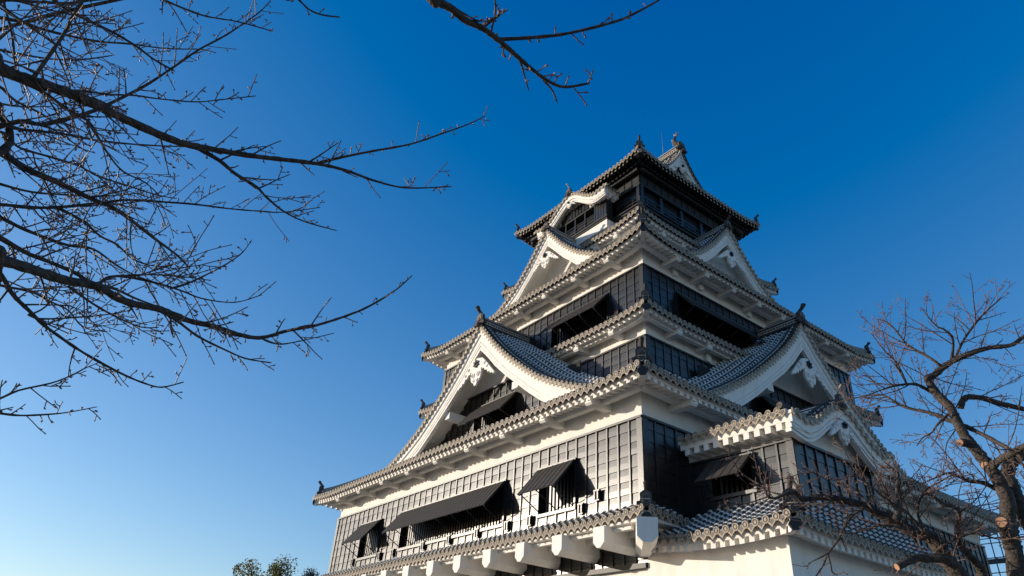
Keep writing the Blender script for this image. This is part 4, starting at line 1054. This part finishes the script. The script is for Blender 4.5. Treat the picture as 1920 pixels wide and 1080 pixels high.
# ---- pruned cherry tree in front of the shaded side
g = at(1915, 1140, 8.2); GB = V((g.x, g.y, -1.6))
tr = empty('bare_cherry_tree', GB)
tag(tr, 'pruned bare cherry tree with sawn limb ends in front of the shaded wall', 'tree', 'leafless cherry trees around the castle')
def cut(p, d, r, parent):
    m = MB(); m.disc(p+d*.004, d, r, .03, CUT, 12); m.disc(p-d*.0, d, r*1.12, .05, BARK, 12); m.build('sawn_end', parent)
P_, Q_ = smooth([GB-V((0, 0, .1)), GB+V((0, 0, .4)), at(1918, 1180, 8.2)], [.36, .25, .19])
mb = MB(); mb.tube(P_, Q_, BARK, 14); mb.build('trunk', tr)
root = P_[-1]
RT = [
 ([(1905,1060),(1897,1010),(1891,974),(1888,936),(1871,899),(1854,874),(1832,847),(1810,819),(1794,790),(1782,764),(1763,745),(1750,730),(1740,710),(1752,703),(1772,686),(1793,674),(1822,662),(1855,652),(1896,647),(1920,631),(1945,620)], 8.2, 8.8, 24, 4.5, [(root, .09)], dict(sh=3.5, skip=.45, L=(.25,.8))),
 ([(1985,1100),(1950,1020),(1922,972),(1903,924),(1891,897),(1893,872),(1912,850),(1940,842)], 8.3, 8.7, 22, 16, [(root, .10)], dict(sh=1.5, skip=.5)),
 ([(1801,765),(1806,750),(1819,744),(1849,748),(1879,758),(1920,767),(1960,775)], 8.6, 9.1, 10, 7, None, dict(sh=4)),
 ([(1797,800),(1804,797),(1843,815),(1876,833),(1896,844),(1920,862)], 8.6, 8.0, 8, 5, None, dict(sh=4)),
 ([(1790,790),(1778,788),(1760,779),(1736,772),(1710,767),(1686,759),(1659,742),(1633,741),(1600,747),(1560,757)], 8.55, 9.2, 9, 1.5, None, dict(sh=5, L=(.2,.7))),
 ([(1750,737),(1730,726),(1713,720),(1680,723),(1650,732),(1618,744)], 8.6, 8.1, 7, 1.5, None, dict(sh=6, L=(.2,.8), upw=.8)),
 ([(1764,686),(1742,670),(1716,656),(1698,643),(1686,628),(1668,607),(1649,599)], 8.7, 9.1, 6, 1.6, None, dict(L=(.2,.7), upw=.8)),
 ([(1784,677),(1787,637),(1772,619),(1754,610),(1730,581)], 8.7, 8.5, 5, 1.5, None, dict(L=(.2,.6), upw=.6)),
 ([(1790,674),(1807,637),(1831,604),(1849,584),(1878,558)], 8.7, 9.1, 5, 1.5, None, dict(L=(.2,.6), upw=.6)),
 ([(1785,770),(1768,786),(1756,798),(1748,810),(1730,821),(1719,836)], 8.6, 8.3, 6, 1.5, None, dict(L=(.15,.5))),
 ([(1700,722),(1695,708),(1680,679),(1659,658),(1633,625)], 8.4, 8.2, 4, 1.2, None, dict(L=(.15,.5), upw=.7)),
 ([(1878,918),(1866,916),(1843,905),(1816,902),(1793,891),(1777,887),(1752,897),(1724,908)], 8.4, 7.8, 9, 1.5, None, dict(L=(.2,.6))),
 ([(1860,875),(1866,869),(1882,858),(1902,847),(1930,832)], 8.3, 7.9, 13, 9, None, dict(L=(.2,.6))),
 ([(1897,1030),(1892,1008),(1884,992),(1877,979)], 8.15, 7.95, 22, 16, None, dict(sh=1, dens=.2, skip=.3)),
 ([(1849,1100),(1840,1068),(1827,1052),(1802,1022),(1795,997),(1797,958),(1766,944),(1752,933),(1735,925)], 8.0, 7.6, 16, 3, [(root, .09)], dict(L=(.25,.8), sh=6, skip=.2)),
 ([(1860,1130),(1815,1100),(1791,1069),(1766,1036),(1752,1013),(1732,1002),(1704,994),(1677,977),(1643,961),(1624,949),(1588,940),(1543,932),(1506,936),(1495,927),(1484,923),(1472,926),(1454,934),(1439,931),(1436,915)], 7.8, 7.0, 29, 1.5, [(root, .12)], dict(L=(.2,.75), sh=7, skip=.25, upw=.5)),
 ([(1679,976),(1686,947),(1684,913),(1684,891),(1671,877),(1654,877)], 7.3, 7.4, 11, 3, None, dict(L=(.2,.5), sh=7)),
 ([(1790,1062),(1768,1047),(1738,1047),(1716,1047),(1682,1063)], 7.6, 7.2, 15, 10, None, dict(L=(.15,.5))),
 ([(1620,952),(1595,969),(1580,994),(1570,1015),(1553,1037),(1543,1061),(1530,1080),(1515,1110)], 7.1, 6.9, 6, 2, None, dict(sh=2.5, L=(.05,.2), upw=-.2, dens=.6)),
 ([(1553,1037),(1537,1046),(1522,1053),(1510,1062),(1487,1058)], 6.95, 6.9, 3, 1.2, None, dict(sh=3, L=(.03,.1), level=0)),
 ([(1552,1037),(1558,1060),(1562,1076),(1578,1075)], 6.95, 6.9, 3, 1.2, None, dict(sh=3, L=(.03,.1), level=0)),
 ([(1454,934),(1440,930),(1430,907),(1421,883),(1415,856),(1412,838)], 7.05, 7.2, 4, 1.2, None, dict(sh=5, L=(.05,.15), level=0)),
 ([(1424,908),(1407,899),(1387,883),(1375,866),(1366,852)], 7.1, 7.2, 3, 1.2, None, dict(sh=5, L=(.04,.12), level=0)),
 ([(1440,931),(1414,940),(1390,946),(1365,944),(1347,950)], 7.05, 6.9, 3, 1.2, None, dict(sh=5, L=(.04,.12), level=0)),
 ([(1632,952),(1629,916),(1613,893),(1596,871),(1584,847),(1564,822)], 7.1, 7.3, 4, 1.3, None, dict(sh=5, L=(.08,.25))),
 ([(1640,960),(1600,915),(1550,895),(1520,885),(1470,898)], 7.15, 7.4, 3.5, 1.3, None, dict(sh=5, L=(.08,.3))),
 ([(1735,1003),(1700,960),(1660,935),(1625,905),(1600,890)], 7.4, 7.0, 5, 1.4, None, dict(sh=6, L=(.15,.5))),
 ([(1740,1005),(1720,960),(1735,920),(1760,905),(1800,880)], 7.4, 7.2, 5, 1.4, None, dict(sh=6, L=(.15,.5))),
 ([(1760,1028),(1820,1000),(1870,1010),(1930,1005)], 7.5, 7.3, 4, 2.5, None, dict(sh=5, L=(.1,.4))),
 ([(1700,992),(1650,985),(1600,1000),(1560,995)], 7.2, 7.0, 4, 1.4, None, dict(sh=6, L=(.1,.4))),
]
BOOST[:] = [3.4, 1.25, 1.3, 1, 1.25]
for i, (px, d0, d1, w0, w1, pre, kw) in enumerate(RT):
    lo, P, Q = limb(tr, px, d0, d1, w0, w1, 500+i, pre, wob=.06 if i else .04, **kw)
    if i == 13: cut(P[-1], (P[-1]-P[-3]).normalized(), Q[-1], lo)
    if i == 17: cut(P[-1], (P[-1]-P[-3]).normalized(), Q[-1], lo)
    if i == 0:
        for (x, y, rr) in ((1808, 830, .034), (1856, 873, .042)):
            p = at(x, y, 8.38); d = (CAM-p).normalized()*.8+rt*-.5; d.normalize()
            m = MB(); m.tube([p-d*.02, p+d*.10], [rr*1.3, rr*1.05], BARK, 12); m.disc(p+d*.104, d, rr*.92, .01, CUT, 14); m.build('sawn_end', lo)

# ---- far leafy trees
def leafy(x, y, dist, wd, ht, seed, label, col=LEAF, cone=False):
    r = random.Random(seed); tp = at(x, y, dist); B = V((tp.x, tp.y, -1.6)); H = tp.z+1.6
    t = empty('autumn_tree' if not cone else 'conifer_tree', B); tag(t, label, 'tree', None if cone else 'leafy treetops at the bottom edge')
    m = MB(); P, Q = smooth([B, B+V((.2, .1, H*.4)), B+V((-.1, .2, H*.75)), B+V((0, 0, H*.97))], [.35, .26, .15, .03]); m.tube(P, Q, BARK, 8)
    cl = []
    for k in range(46 if not cone else 60):
        f = r.random()**.8; z = H*(1-f*.55)
        rad = (wd*(.15+.85*math.sin(math.pi*min(1, f*.8+.12))) if not cone else wd*f)
        a = r.uniform(0, 6.28); q = rad*r.uniform(.3, 1); c = B+V((math.cos(a)*q, math.sin(a)*q, z)); cl.append(c)
        m.tube([B+V((0, 0, z-.9)), c], [.06, .015], BARK, 4, cap=False)
    cl.append(B+V((0, 0, H-.25)))
    m.build('trunk', t); m = MB()
    for c in cl:
        cr = r.uniform(.45, .95)
        for k in range(150):
            p = c+rvec(r)*cr*r.random()**.45*V((1, 1, .7)).length/1.6; a = rvec(r); b2 = a.cross(rvec(r)).normalized(); s = r.uniform(.05, .11)
            m.face([p-a*s, p-b2*s*.6, p+a*s, p+b2*s*.6], col)
    m.build('crown', t)
leafy(475, 1058, 62, 1.7, 11, 1, 'yellowing leafy treetop at the bottom edge, left of the other treetop')
leafy(530, 1052, 60, 1.1, 11, 2, 'yellowing leafy treetop nearest the castle corner, with a gap in its crown')
leafy(583, 1075, 75, .9, 11, 3, 'thin dark pointed treetop just left of the castle wall', CONI, True)

# ================================================================== SCAFFOLD
sc = empty('scaffold', (1.5, 28.5, -1.6)); tag(sc, 'grey steel scaffolding with decks behind the right hand tree', 'scaffold')
xs = [-2.2, -.4, 1.4, 3.2, 5.0, 6.8]; ys = [27.6, 28.8]
for i, x in enumerate(xs):
    for y in ys:
        m = MB(); m.tube([V((x, y, -1.6)), V((x, y, 12.4 if i < 2 else 11.4))], .03, STEEL, 6); m.build('standard', sc)
for lv in range(8):
    z = -.1+1.75*lv; n = len(xs)
    if z > 11.4: n = 2
    m = MB()
    for y in ys:
        for dz in (0, 1.0):
            m.tube([V((xs[0]-.2, y, z+dz)), V((xs[n-1]+.2, y, z+dz))], .026, STEEL, 6)
    for x in xs[:n]: m.tube([V((x, ys[0]-.1, z)), V((x, ys[1]+.1, z))], .026, STEEL, 6)
    m.build('guard_rail', sc)
    if lv < 7:
        m = MB(); f = Fr(xs[0], ys[0], 1, 0, 0, 1)
        for k in range(5): m.box(f, .0, xs[-1]-xs[0], .02+k*.235, .23+k*.235, z-.09, z-.045, DECK)
        m.build('deck', sc)
        m = MB()
        for k in range(len(xs)-1):
            a, b_ = (xs[k], xs[k+1]) if (k+lv) % 2 else (xs[k+1], xs[k])
            if z+1.75 < 11.6: m.tube([V((a, ys[0]-.06, z)), V((b_, ys[0]-.06, z+1.75))], .022, STEEL, 6)
        m.build('brace', sc)
